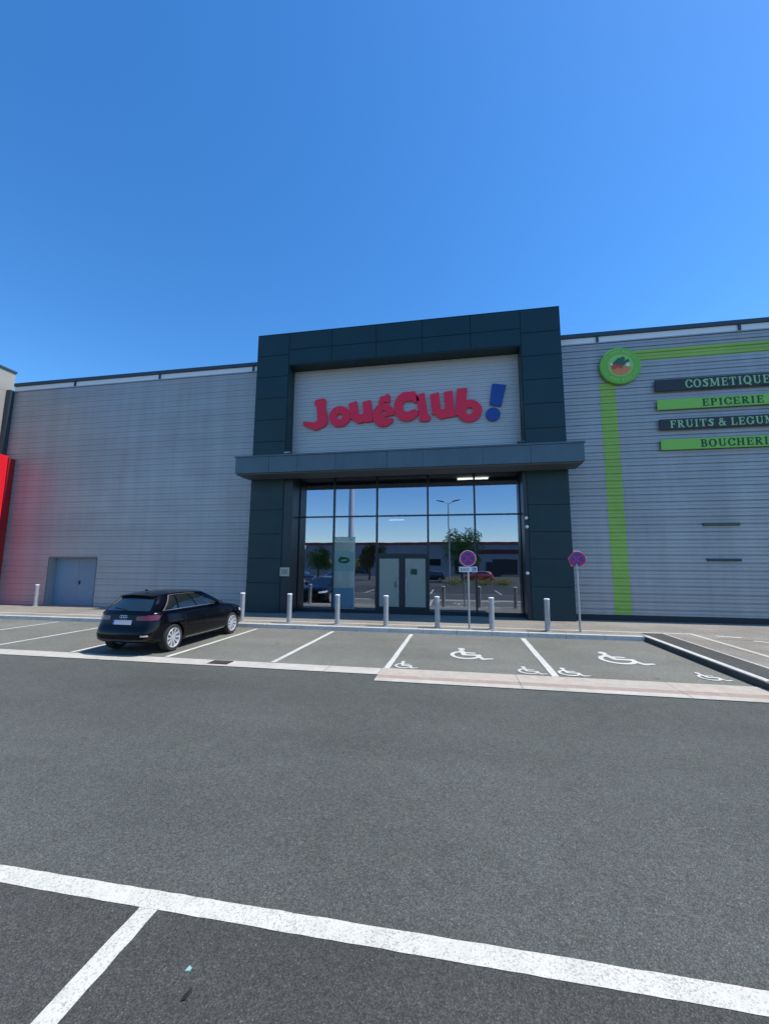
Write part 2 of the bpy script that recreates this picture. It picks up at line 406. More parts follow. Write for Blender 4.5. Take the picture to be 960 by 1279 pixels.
def isa(cx, cy, s, name='wheelchair_marking', flip=False):
    f = union(minus(ring(-.02,-.12,.42,.36,.31,.25), poly([(.02,-.06),(.6,-.02),(.6,.5),(-.25,.5),(-.12,.0)])),
              cap(-.12,.42,.10,-.12,.44,.10), cap(-.12,.25,.075,-.06,-.10,.07), cap(-.10,.10,.05,.22,.08,.05),
              cap(-.06,-.10,.065,.28,-.10,.06), cap(.28,-.10,.06,.42,-.42,.06), cap(.42,-.42,.06,.66,-.36,.04))
    mb = MB(); field_mesh(mb, f, -.6, .8, -.6, .7, 60, 0, 1, flat=True, T=lambda a, b, h: (cx+a*s[0], cy+b*s[1], .005))
    return tag(mb.build(name, P_FAR), kind='structure')
isa(.20, 9.68, (.82, 1.15)); isa(3.42, 9.88, (.86, 1.2))
isa(-1.06, 8.38, (.42, .56)); isa(1.34, 8.42, (.46, .56)); isa(2.08, 8.44, (.48, .58)); isa(4.52, 8.60, (.42, .56))

# pavement in front of the shops (top at .12), with the edging strip that turns down the island
ZP = .12
pv = MB()
pv.quad((-60,12.38,ZP),(5.15,12.38,ZP),(5.15,12.88,ZP),(-60,12.88,ZP))
pv.quad((-60,13.02,ZP),(6.35,13.02,ZP),(6.35,16.2,ZP),(-60,16.2,ZP))
tag(pv.build('pavement', A_WALK), kind='structure')
pv = MB(); pv.quad((6.55,-2,ZP-.004),(9.0,-2,ZP-.004),(9.0,12.2,ZP-.004),(6.55,12.2,ZP-.004)); pv.quad((6.55,12.2,ZP),(60,12.2,ZP),(60,16.2,ZP),(6.55,16.2,ZP))
pv.quad((6.35,13.02,ZP),(6.35,16.2,ZP),(6.55,16.2,ZP),(6.55,13.02,ZP))
tag(pv.build('pavement', A_WALK), kind='structure')
pv = MB(); pv.quad((5.15,7.7,ZP),(5.72,7.7,ZP),(5.72,12.88,ZP),(5.15,12.88,ZP)); tag(pv.build('island', A_DARK), kind='structure')
pv = MB(); pv.quad((5.78,7.6,ZP),(6.41,7.6,ZP),(6.41,12.88,ZP),(5.78,12.88,ZP)); tag(pv.build('island', A_WALK), kind='structure')
pv = MB()
pv.box(-60, 6.41, 12.88, 13.02, -.05, ZP+.006); pv.box(6.41, 6.55, 6.9, 13.02, -.05, ZP+.008)
pv.box(5.72, 5.78, 7.5, 12.88, -.05, ZP+.004); tag(pv.build('edging_strip', CONC), kind='structure')
kb = MB(); x = -60
while x < 4.9:
    kb.box(x+.004, x+.996, 12.24, 12.38, -.05, ZP+.002); x += 1.0
tag(kb.build('kerb', KERB, bevel=.012), kind='structure')
kb = MB(); y = 12.38
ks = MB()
while y > 7.95: kb.box(5.02, 5.15, y-.88, y-.004, ZP-.02, ZP+.012); y -= .884
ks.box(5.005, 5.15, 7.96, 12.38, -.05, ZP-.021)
# rounded nose of the island
for i in range(8):
    a0 = pi+ (pi/2)*i/8; a1 = pi+(pi/2)*(i+1)/8; cx, cy = 6.55, 7.96
    for (p, q) in (((a0), (a1)),):
        ro, ri = 1.54, 1.40
        P = [(cx+ro*cos(a0), cy+ro*sin(a0)*.62), (cx+ro*cos(a1), cy+ro*sin(a1)*.62), (cx+ri*cos(a1), cy+ri*sin(a1)*.62), (cx+ri*cos(a0), cy+ri*sin(a0)*.62)]
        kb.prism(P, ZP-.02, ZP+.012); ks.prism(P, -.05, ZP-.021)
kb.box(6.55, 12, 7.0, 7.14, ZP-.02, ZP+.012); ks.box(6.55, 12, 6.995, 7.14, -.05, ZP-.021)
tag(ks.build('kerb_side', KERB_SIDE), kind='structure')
tag(kb.build('kerb', KERB, bevel=.012), kind='structure')
pv = MB(); cx, cy = 6.55, 7.96
pts = [(cx-.0, 7.7)]+[(cx+1.41*cos(pi+(pi/2)*i/10), cy+1.41*sin(pi+(pi/2)*i/10)*.62) for i in range(11)]
pts = [(5.16, 7.7)]+pts[2:]+[(6.55, 7.7)]
pv.add([(p[0], p[1], ZP-.003) for p in pts], [tuple(range(len(pts)))]); tag(pv.build('island', A_DARK), kind='structure')
# paint marks further right on the walk
marking('walk_marking', line(MB(), 7.0, 12.75, 7.5, 12.55, .14, z=ZP+.005), P_FAR, None)
marking('walk_marking', line(MB(), 7.5, 12.1, 8.9, 11.1, .12, z=ZP+.003), P_FAR, None)
# plinth shadow gap & drain
dg = empty('drain_grate', (-4.78, 7.83, 0)); dg.scale = (.8, .8, 1)
MB().box(-.27,.27,-.17,.17,.0035,.012).build('frame', mat('cast_iron', (.05,.045,.04), .7, .4), dg)
gm = MB()
for i in range(9): gm.box(-.23+i*.05, -.20+i*.05, -.14, .14, .0125, .018)
gm.build('bars', mat('rusty_iron', (.08,.06,.045), .8, .3), dg)
tag(dg, 'small dark iron drain grate set in the concrete gutter beside the parked car', 'drain grate')
# bits on the ground
lf = MB(); lf.add([(-.025,-.05,.003),(.015,-.035,.012),(.03,.03,.004),(.012,.055,.014),(-.015,.01,.006)], [(0,1,2,3,4)])
o = lf.build('fallen_leaf', mat('dry_leaf', (.01,.009,.008), .8)); o.location = (-1.275, 1.963, -.004)
o.scale = (.6, .6, .6); tag(o, 'small dark dead leaf lying on the asphalt near the front line', 'leaf')
lf = MB().prism([(-.015,-.018),(.014,-.012),(.018,.01),(-.006,.02)], .0, .008); o = lf.build('litter_scrap', mat('mint_paper', (.25,.45,.40), .6)); o.location = (-1.345, 2.075, -.004); o.scale = (.75, .75, .75)
tag(o, 'tiny pale turquoise scrap of litter on the foreground asphalt', 'litter')

# ------------------------------------------------------------------ shop building
B = empty('toy_shop_building', (-2.1, 15.6, 0))
tag(B, 'large shop with silver ribbed cladding and a dark anthracite entrance portal', 'building')
def part(mb, name, m, parent=B, **k):
    o = mb.build(name, m, None, **k); o.parent = parent; o.matrix_parent_inverse = parent_inv(parent); return o
def parent_inv(p):
    return Matrix.Translation(p.location).inverted() if p.type == 'EMPTY' else Matrix.Identity(4)
PROF = [(0,0),(.098,0),(.106,.012),(.122,.012),(.130,0),(.215,0),(.230,.030),(.250,.030),(.27,0)]
def corr(mb, x0, x1, z0, z1, y, off=0.0, zref=0.0, sc=1.0, dp=1.0):
    pts = []; k = math.floor((z0-zref)/(.27*sc))-1
    while True:
        done = False
        for pz, py in PROF[:-1]:
            z = zref+k*.27*sc+pz*sc
            if z > z1+.3: done = True; break
            pts.append((z, y+py*sc*dp+off))
        if done: break
        k += 1
    def yat(z):
        for (a, ya), (b, yb) in zip(pts, pts[1:]):
            if a <= z <= b: return ya+(yb-ya)*(z-a)/(b-a+1e-9)
        return y
    seq = [(z0, yat(z0))]+[p for p in pts if z0 < p[0] < z1]+[(z1, yat(z1))]
    v = []; 
    for z, yy in seq: v += [(x0, yy, z), (x1, yy, z)]
    mb.add(v, [(2*i, 2*i+1, 2*i+3, 2*i+2) for i in range(len(seq)-1)])
    return mb
WY = 15.6
wl = MB(); corr(wl, -21.62, -18.42, .12, 10.5, WY, dp=.65); corr(wl, -15.88, -8.25, .12, 10.5, WY, dp=.65); corr(wl, -18.42, -15.88, 2.27, 10.5, WY, dp=.65)
wl.box(-21.62, -8.0, WY+.06, WY+.3, 2.4, 10.49); wl.box(-21.62, -18.5, WY+.06, WY+.3, 0, 2.4); wl.box(-15.8, -8.0, WY+.06, WY+.3, 0, 2.4)
# reveals of the loading door
wl.box(-18.46, -18.42, WY+.0, WY+.45, .12, 2.27); wl.box(-15.88, -15.84, WY+.0, WY+.45, .12, 2.27); wl.box(-18.46, -15.84, WY, WY+.45, 2.27, 2.31)
part(wl, 'wall', CLAD)
wr = MB(); corr(wr, 4.05, 26, .32, 10.5, WY, dp=1.3); wr.box(3.9, 26, WY+.06, WY+.3, 0, 10.49); part(wr, 'wall', CLAD)
pl = MB(); pl.box(4.07, 26, WY-.02, WY+.055, .1, .315); part(pl, 'plinth', DARK)
gs = MB()
corr(gs, 5.48, 6.03, .33, 8.9, WY, off=-.005, dp=1.3); part(gs, 'painted_strip', GREEN)
gs = MB()
for a, b in ((9.68, 10.10),): corr(gs, 6.6, 26, a, b, WY, off=-.005, dp=1.3)
part(gs, 'painted_strip', GREEN)
sl_ = MB(); sl_.box(8.5, 9.62, WY-.05, WY+.01, 3.42, 3.52); part(sl_, 'wall_bracket', mat('greenish_bracket', (.06,.09,.06), .7))
sl_ = MB(); sl_.box(8.52, 9.55, WY-.05, WY+.01, 2.20, 2.29); part(sl_, 'wall_bracket', mat('dark_bracket', (.03,.045,.06), .7))
# coping, upstand and guard rail
for x0, x1, posts in ((-21.62, -8.27, (-18.05, -13.42, -8.72)), (4.07, 26, (5.5, 10.3, 15.1, 19.9))):
    cp = MB().box(x0, x1, WY-.03, WY+.35, 10.5, 10.54); part(cp, 'coping', CLAD)
    up = MB().box(x0, x1, WY-.01, WY+.03, 10.545, 10.77); part(up, 'upstand', WHITE)
    rl = MB().box(x0, x1, WY-.08, WY+.10, 10.78, 10.93)
    for p in posts: rl.box(p-.04, p+.04, WY-.06, WY-.015, 10.545, 10.775)
    part(rl, 'roof_rail', RAILM)
rf = MB().box(-21.62, 26, WY+.36, 45, 10.2, 10.45); rf.box(-21.62, -21.4, WY+.4, 45, 0, 10.1); rf.box(25.8, 26, WY+.4, 45, 0, 10.1); rf.box(-21.6, 26, 44.8, 45.0, 0, 10.19)
part(rf, 'roof', mat('roof_membrane', (.25,.25,.25), .8))
gd = MB(); gd.box(-18.41, -17.155, WY+.36, WY+.42, .12, 2.26); gd.box(-17.145, -15.89, WY+.36, WY+.42, .12, 2.26)
gdo = part(gd, 'service_door', GREYDOOR); 
part(MB().box(-17.06, -17.0, WY+.31, WY+.355, 1.05, 1.22), 'handle', mat('door_handle_metal', (.05,.06,.07), .4, .5), parent=gdo)

# portal: dark cassette panels with open joints over a darker back
PY, PX0, PX1, PZ = 15.0, -8.25, 4.05, 11.8
pb = MB()
def panel(mb, x0, x1, z0, z1, y=PY, g=.011, t=.03):
    mb.add([(x0+g,y,z0+g),(x1-g,y,z0+g),(x1-g,y,z1-g),(x0+g,y,z1-g),(x0+g,y+t,z0+g),(x1-g,y+t,z0+g),(x1-g,y+t,z1-g),(x0+g,y+t,z1-g)],
           [(0,1,2,3),(0,4,5,1),(1,5,6,2),(2,6,7,3),(3,7,4,0)])
rows_up = [6.2, 7.05, 8.0, 8.95, 9.9, 10.85, PZ]
rows_dn = [.12, 1.28, 2.25, 3.22, 4.19, 5.47]
for x0, x1 in ((PX0, -6.8), (2.6, PX1)):
    for rr in (rows_up, rows_dn):
        for a, b in zip(rr, rr[1:]): panel(pb, x0, x1, a, b)
cols = [-6.8+9.4*i/5 for i in range(6)]
for a, b in zip(cols, cols[1:]):
    panel(pb, a, b, 10.38, 11.05); panel(pb, a, b, 11.05, PZ)
# jambs, soffit of the sign recess, outer returns, cap
for x0, x1 in ((-6.8, -6.77), (2.57, 2.6)):
    pb.box(x0+.0, x1, PY+.032, 15.75, 6.0, 10.36)
pb.box(-6.77, 2.57, PY+.0, 15.75, 10.345, 10.375)
pb.box(-8.25, -8.22, PY+.035, WY+.1, .12, PZ-.05); pb.box(4.02, 4.05, PY+.035, WY+.1, .12, PZ-.05)
pb.box(-8.24, 4.04, PY-.005, 16.6, PZ-.005, PZ+.03)
portal = part(pb, 'entrance_portal', ANTH)
jb = MB(); jb.box(-8.2, -6.81, PY+.032, 16.5, .1, PZ-.06); jb.box(2.61, 4.0, PY+.032, 16.5, .1, PZ-.06); jb.box(-6.81, 2.61, PY+.032, 16.5, 10.376, PZ-.06)
part(jb, 'joint', ANTH_IN, parent=portal)
sp = MB(); corr(sp, -6.765, 2.565, 6.1, 10.34, WY, sc=.62, zref=.05); sp.box(-6.765, 2.565, WY+.04, WY+.2, 6.1, 10.34); part(sp, 'sign_background', CLAD_W)
# canopy
cn = MB(); cy0 = 14.0; seg = [-8.4, -7.0, -5.85, -4.35, -2.4, -1.1, 1.0, 2.6, 4.32]
for a, b in zip(seg, seg[1:]): panel(cn, a, b, 5.50, 6.13, y=cy0, g=.006)
cn.box(-8.39, 4.31, cy0+.031, PY-.004, 5.50, 6.13)
cn.box(-8.44, 4.36, cy0-.03, PY-.004, 6.131, 6.19)
canopy = part(cn, 'canopy', CANOPY)
so_ = MB().box(-8.36, 4.28, cy0+.06, PY-.004, 5.455, 5.497); so_.box(-6.79, 2.59, PY, 15.75, 5.6, 5.99); part(so_, 'soffit', mat('soffit_panel', (.07,.085,.09), .6), parent=canopy)

# glazed entrance
GY = 15.8
wf = MB(); X0, X1 = -6.42, 2.46; mull = [-4.9, -3.1, -1.05, .76]
wf.box(X0-.38, X0, 15.03, GY+.1, .12, 5.6); wf.box(X1, X1+.14, 15.03, GY+.1, .12, 5.6)
wf.box(X0, X1, GY-.05, GY+.08, .12, .27)
wf.box(X0, X1, GY-.04, GY+.07, 3.94, 4.0)
for m_ in mull: wf.box(m_-.035, m_+.035, GY-.06, GY+.08, .271, 3.939); wf.box(m_-.035, m_+.035, GY-.06, GY+.08, 4.001, 5.6)
wf.box(-3.064, -1.086, GY-.05, GY+.08, 2.36, 2.46)
wf.box(-2.13, -2.03, GY-.045, GY+.07, .271, 2.359)
window = part(wf, 'shop_window', FRAME)
edges = [X0]+mull+[X1]
for a, b in zip(edges, edges[1:]):
    for z0, z1 in ((.27, 3.94), (4.0, 5.6)):
        if (a, b) == (-3.1, -1.05) and z0 < 1: z0 = 2.46
        part(MB().quad((a+.035,GY,z0),(b-.035,GY,z0),(b-.035,GY,z1),(a+.035,GY,z1)), 'pane', GLASS, parent=window)
for (a, b, hx) in ((-3.064, -2.131, -2.24), (-2.029, -1.086, -1.93)):
    d = MB()
    d.box(a+.005, a+.07, GY-.02, GY+.03, .275, 2.355); d.box(b-.07, b-.005, GY-.02, GY+.03, .275, 2.355)
    d.box(a+.07, b-.07, GY-.02, GY+.03, .275, .40); d.box(a+.07, b-.07, GY-.02, GY+.03, 2.27, 2.355)
    dr = part(d, 'entrance_door', FRAME)
    part(MB().quad((a+.07,GY+.004,.40),(b-.07,GY+.004,.40),(b-.07,GY+.004,2.27),(a+.07,GY+.004,2.27)), 'pane', GLASS, parent=dr)
    part(MB().box(a+.075, b-.075, GY-.004, GY+.001, .41, 2.26), 'frosted_film', FILM, parent=dr)
    part(MB().tube((hx, GY-.07, .9), (hx, GY-.07, 1.5), .014).tube((hx,GY-.07,.95),(hx,GY-.02,.95),.01).tube((hx,GY-.07,1.45),(hx,GY-.02,1.45),.01), 'handle', GALV, parent=dr, smooth=True)
# inside: floor, back wall, ceiling, side walls
it = MB(); it.box(X0-.4, X1+.4, GY+.12, 24, .05, .12); part(it, 'interior_floor', FLOORM)
it = MB(); it.box(X0-.4, X1+.4, 24, 24.1, .05, 5.9); it.box(X0-.5, X0-.4, 16.6, 24.1, .05, 5.9); it.box(X1+.4, X1+.5, 16.6, 24.1, .05, 5.9); it.box(X0-.5, X1+.5, GY+.12, 24.1, 5.62, 5.9)
part(it, 'interior_wall', mat('interior_wall_paint', (.10,.11,.115), .8))
for (x, y, z, l) in ((.75, 16.6, 5.585, .62),):
    part(MB().box(x-l, x+l, y-.12, y+.12, z-.03, z), 'strip_light', mat('strip_light_tube', (1,1,1), .5, emit=(1,.97,.88), es=2.2))
part(MB().box(-2.9,-2.25, 17.6,17.7, 4.0,4.03), 'strip_light', mat('strip_light_far', (1,1,1), .5, emit=(1,.97,.9), es=.7))

# ---- things in and on the entrance
bn = empty('window_film', (-4.45, GY-.012, .14))
MB().box(-.44,.44,-.003,.003,.14,3.0).build('sheet', film('banner_sheet', (.42,.50,.42), .42), bn)
fb = MB().box(-.45,-.43,-.012,-.004,.14,3.0).box(.43,.45,-.012,-.004,.14,3.0).box(-.43,.43,-.012,-.004,2.78,2.84); fb.build('edge_strip', mat('film_edge', (.5,.53,.5), .5), bn)
f = minus(union(ring(0,2.05,.24,.13,.001,.001), disc(-.1,2.1,.1)), cap(-.12,2.03,.02,.1,2.06,.03))
mb = MB(); field_mesh(mb, f, -.3,.3,1.85,2.3, 30, -.010, .004); mb.build('emblem', film('banner_green', (.01,.14,.05), .8), bn)
MB().box(-.425,.425,-.010,-.006,.16,.95).build('lower_print', film('banner_blue', (.10,.24,.34), .6), bn)
MB().box(-.425,.425,-.010,-.006,1.62,2.40).build('upper_print', film('banner_teal', (.22,.42,.40), .45), bn)
tag(bn, 'tall pale printed film with a green emblem stuck on the second window from the left', 'window film')
# door papers
for i, (x, z, w_, h_, c, lb) in enumerate(((-2.33,1.25,.15,.21,(.75,.8,.85),'white paper notice low on the left entrance door'),(-2.22,1.62,.10,.13,(.7,.75,.8),'small white sticker high beside the left door handle'),(-1.62,1.75,.26,.22,(.10,.22,.18),'dark green round-cornered sticker on the right entrance door'))):
    o = MB().box(x-w_/2, x+w_/2, GY-.004, GY+.002, z-h_/2, z+h_/2).build('notice', mat('notice_%d' % i, c, .6)); tag(o, lb, 'notice')
nb = empty('notice_box', (-6.62, 15.0, 1.72))
MB().box(-.19,.19,-.05,.03,-.17,.17).build('case', mat('beige_case', (.40,.38,.30), .5), nb, bevel=.01)
MB().box(-.13,.13,-.056,-.052,-.10,.10).build('label_panel', mat('grey_label', (.22,.25,.22), .6), nb)
tag(nb, 'small beige wall box at eye height on the left portal pillar', 'wall box')
for (x, z, lb) in ((2.53, 3.72, 'upper of two small white fittings on the right window jamb'), (2.545, 3.40, 'lower of two small white fittings on the right window jamb, under its twin'), (2.50, 1.75, 'small white round fitting at head height on the right window jamb')):
    o = MB().lathe([(0,-.12),(.04,-.12),(.055,-.08),(.06,0)], 14, (0,0,0), 'y').build('jamb_lamp', mat('lamp_white', (.8,.8,.78), .4), smooth=True)
    o.location = (x, 15.03, z); tag(o, lb, 'light fitting', 'small white fittings on the window jamb')
for (x, lb, s) in ((-6.66, 'small pale floodlight on an arm at the lower left corner of the logo recess', -1), (2.42, 'small dark floodlight on an arm at the lower right corner of the logo recess', 1)):
    fl = empty('floodlight', (x, 14.9, 6.22))
    MB().tube((0,0,0),(0,0,.18),.018).tube((0,0,.18),(.1*-s,-.12,.30),.014).build('arm', RAILM, fl, smooth=True)
    MB().prism([(-.13,-.05),(.13,-.05),(.10,.06),(-.10,.06)], .27, .33).build('head', GALV if s < 0 else RAILM, fl, bevel=.008)
    tag(fl, lb, 'floodlight')

# ---- shop logo: raised letters, each a letter on the ribbed panel
LY = 15.50
sg = empty('shop_logo_sign', (-2.05, 15.5, 8.4)); tag(sg, 'raised crimson shop logo with a blue exclamation mark over the canopy', 'sign')
LET = {
'letter_j':[(-5.67,8.84,0.101,-5.42,8.88,0.101),(-5.52,8.77,0.144,-5.42,8.03,0.161),(-5.42,7.95,0.161,-5.72,7.80,0.144),(-5.72,7.80,0.144,-6.20,7.94,0.055)],
'letter_u':[(-4.11,8.60,0.127,-4.03,8.17,0.144),(-4.03,8.17,0.144,-3.83,7.99,0.144),(-3.83,7.99,0.144,-3.59,8.09,0.127),(-3.52,8.62,0.127,-3.45,7.99,0.135)],
'letter_accent':[(-2.91,8.70,0.085,-2.64,8.90,0.075),(-2.87,8.84,0.07,-2.60,8.72,0.06)],
'letter_l':[(-1.29,8.77,0.125,-1.16,7.93,0.135),(-1.16,7.87,0.095,-1.00,7.88,0.095)],
'letter_u2':[(-0.72,8.75,0.128,-0.65,8.17,0.140),(-0.65,8.17,0.140,-0.43,7.98,0.145),(-0.43,7.98,0.145,-0.20,8.11,0.130),(-0.18,8.80,0.128,-0.10,8.00,0.138)],
}
def stk(ax, az, ar, bx, bz, br):
    l = hypot(bx-ax, bz-az); ux, uz = (bx-ax)/l, (bz-az)/l; ar *= 1.06; br *= 1.06
    ax -= ux*ar*.8; az -= uz*ar*.8; bx += ux*br*.75; bz += uz*br*.75
    return poly([(ax-uz*ar*1.12-ux*.03, az+ux*ar*1.12-uz*.03), (bx-uz*br, bz+ux*br), (bx+uz*br*1.08, bz-ux*br*1.08), (ax+uz*ar, az-ux*ar)])
def letter(f, m, x0, x1, z0, z1, nm='letter'):
    mb = MB(); field_mesh(mb, f, x0, x1, z0, z1, 84, LY, .06)
    o = mb.build(nm, m, smooth=False); o.parent = sg; o.matrix_parent_inverse = Matrix.Translation(sg.location).inverted(); return o
for k, segs in LET.items():
    xs = [s_[0] for s_ in segs]+[s_[3] for s_ in segs]; zs = [s_[1] for s_ in segs]+[s_[4] for s_ in segs]
    letter(union(*[(stk if abs(s_[1]-s_[4]) > .38 else cap)(s_[0],s_[1],s_[2]+.032,s_[3],s_[4],s_[5]+.032) for s_ in segs]), LOGO_R, min(xs)-.25, max(xs)+.25, min(zs)-.25, max(zs)+.25, 'accent' if 'accent' in k else 'letter')
letter(union(minus(ring(-1.84,8.42,.54,.63,.17,.24), poly([(-1.72,8.26),(-1.1,8.14),(-1.1,8.62),(-1.72,8.66)])), cap(-1.60,8.92,.14,-1.50,8.66,.10), disc(-1.55,8.12,.16)), LOGO_R, -2.45, -1.25, 7.75, 9.15)
letter(union(minus(ring(-2.82,8.12,.45,.50,.12,.12), union(poly([(-2.74,7.99),(-2.2,7.93),(-2.2,8.08),(-2.74,8.08)]), disc(-2.80,8.24,.085))), cap(-3.0,8.05,.08,-2.6,8.14,.07), disc(-2.52,7.86,.11)), LOGO_R, -3.35, -2.3, 7.6, 8.7)
letter(ring(-4.68,8.17,.46,.45,.12,.125), LOGO_R, -5.2, -4.2, 7.65, 8.7)
letter(union(ring(.64,8.08,.49,.46,.13,.14), minus(stk(.35,8.86,.18,.29,8.05,.17), disc(.64,8.09,.14))), LOGO_R, .05, 1.2, 7.6, 9.1)
letter(poly([(1.54,9.14),(2.07,9.05),(1.86,8.18),(1.42,8.29)]), LOGO_B, 1.35, 2.15, 8.1, 9.2, 'exclamation_stroke')
letter(disc(1.54,7.88,.275), LOGO_B, 1.2, 1.9, 7.55, 8.2, 'exclamation_dot')

# ---- right hand boards and roundel
def board(x0, z0, z1, m, tm, text, tx, lb, wx=.88):
    e = empty('sign_board', (x0, 15.5, z0))
    MB().box(0, 11.0-0, -.02, .02, 0, z1-z0).build('board', m, e)
    mb = MB(); h = (z1-z0)*.70; word(mb, text, tx-x0, (z1-z0)*.15, h, -.028, wx=wx, gap=.15); mb.build('lettering', tm, e)
    tag(e, lb, 'sign', 'long lettered boards on the right hand wall'); return e
board(7.33, 8.38, 8.81, BANK, TXT_G, 'COSMETIQUES', 8.32, 'black board lettered COSMETIQUE in pale green, topmost of the wall boards')
board(7.35, 7.67, 8.05, BGREEN, TXT_D, 'EPICERIE', 8.80, 'upper bright green board lettered EPICERIE in dark serif letters', 1.02)
board(7.37, 6.91, 7.30, BANK, TXT_G, 'FRUITS & LEGUMES', 7.70, 'black board lettered FRUITS & LEGUMES between the two green boards', .93)
board(7.36, 6.16, 6.55, BGREEN, TXT_D, 'BOUCHERIE', 8.62, 'lowest bright green board lettered BOUCHERIE in dark serif letters', .97)
rd = empty('round_sign', (6.2, 15.48, 9.47)); tag(rd, 'round green sign with a basket of vegetables at the corner of the green stripes', 'sign')
MB().lathe([(0,-.03),(.70,-.03),(.72,0),(.72,.06)], 48, (0,0,0), 'y').build('disc', mat('mid_green', (.15,.45,.05), .5), rd)
rr = MB()
for i in range(40):
    if i % 5 == 4: continue
    a = 2*pi*i/40+.1; cx, cz = .56*cos(a), .56*sin(a); l = .05
    rr.add([(cx-l*cos(a)*.9-.012, -.036, cz-l*sin(a)*.9), (cx+l*cos(a)*.9-.012, -.036, cz+l*sin(a)*.9), (cx+l*cos(a)*.9+.014, -.036, cz+l*sin(a)*.9), (cx-l*cos(a)*.9+.014, -.036, cz-l*sin(a)*.9)], [(0,1,2,3)])
rr.build('rim_lettering', mat('lime_print', (.45,.65,.18), .5), rd)
def rp(nm, f, m, yy, n=40): mb = MB(); field_mesh(mb, f, -.5, .5, -.5, .5, n, yy, .006); return mb.build(nm, m, rd)
rp('inner_disc', disc(0,0,.44), mat('fresh_green', (.30,.55,.14), .5), -.040)
rp('basket', inter(disc(0,-.02,.36), poly([(-.5,-.5),(.5,-.5),(.5,-.08),(-.5,-.08)])), mat('basket_orange', (.70,.22,.07), .5), -.048)
rp('vegetables', union(cap(-.22,-.04,.10,-.16,.06,.09), disc(.0,-.02,.10)), mat('tomato_red', (.50,.07,.04), .5), -.056)
rp('leaves', union(cap(-.20,.10,.05,-.05,.22,.07), cap(.02,.05,.06,.08,.25,.08), cap(.1,.05,.05,.25,.16,.06), disc(-.08,.12,.09)), mat('leaf_dark', (.02,.12,.06), .5), -.064)
GW = mat('garlic_white', (.7,.68,.55), .5); rp('garlic', disc(.24,.0,.08), GW, -.072); rp('garlic', disc(-.32,.05,.05), GW, -.072)

# ------------------------------------------------------------------ neighbours on the left
nb_ = empty('neighbour_building', (-26, 14, 0)); tag(nb_, 'beige panelled building block at the far left edge behind the red portal', 'building')
mb = MB(); 
for k, (a, b) in enumerate(((0,2.9),(2.91,5.8),(5.81,8.6),(8.61,10.5),(10.51,11.55))): mb.box(-6+.0, 4.12, -3.0, 1.72, a, b)
mb.build('wall', BEIGE, nb_); MB().box(-6, 4.17, -3.05, 1.76, 11.56, 11.66).build('coping', RAILM, nb_); MB().box(4.13, 4.375, 1.40, 1.66, .1, 10.55).build('corner_trim', RAILM, nb_)
rp_ = empty('red_portal', (-21.5, 14, 0)); tag(rp_, 'glossy red entrance portal projecting from the wall at the far left edge', 'portal')
mb = MB(); mb.prism([(-.3,.0),(1.28,.0),(1.28,7.1),(-.3,7.1)], -3.2, .46, 'x')
o = mb.build('side_panel', RED, rp_, bevel=.01)
MB().box(-3.2, .475, 1.30, 1.585, .0, 7.0).build('shade_return', REDD, rp_)  # strip added at the wall; its dark red paints the shade there
MB().box(-3.15, .42, -.35, -.302, 6.5, 7.08).build('fascia', RED, rp_)

# ------------------------------------------------------------------ street furniture
bo = MB().lathe([(0,0),(.075,0),(.078,.01),(.0775,.88),(.07,.915),(.05,.93),(0,.935)], 24)
btop = None
def make_bollard(x, y, lb, first=[None]):
    if first[0] is None:
        e = empty('bollard', (0,0,0)); MB().lathe([(.0,0),(.13,0),(.13,.012),(.08,.02)], 24).build('base_plate', GALV, e, smooth=True)
        MB().lathe([(.076,.018),(.077,.89),(.077,.90)], 24).build('post', GALV, e, smooth=True)
        MB().lathe([(.077,.90),(.083,.905),(.083,.925),(.06,.94),(0,.945)], 24).build('cap', WHITE, e, smooth=True)
        first[0] = e
    else: e = copy_tree(first[0])
    e.location = (x, y, ZP+.002); e.rotation_euler = (random.uniform(-.01,.01), random.uniform(-.012,.012), random.uniform(0,3)); tag(e, lb, 'bollard', 'grey steel bollards along the pavement')
for x, y, lb in ((-18.28,15.1,'lone grey steel bollard beside the service door at far left'),
                 (-7.03,12.62,'grey steel bollard just beyond the front wing of the black car'),
                 (-5.36,12.62,'grey steel bollard in front of the left portal pillar'),
                 (-3.74,12.62,'grey steel bollard in front of the tall advertising banner'),
                 (-2.17,12.62,'grey steel bollard in front of the left entrance door'),
                 (-.58,12.62,'grey steel bollard right of the entrance doors, left of the sign with a plate'),
                 (1.03,12.62,'grey steel bollard just right of the no-stopping sign with a plate'),
                 (2.60,12.62,'grey steel bollard in front of the right portal pillar, left of the bent sign')):
    make_bollard(x, y, lb)
RINGM = mat('sign_red', (.55,.02,.10), .35); BLUEM = mat('sign_blue', (.03,.06,.28), .35); SBACK = WHITE
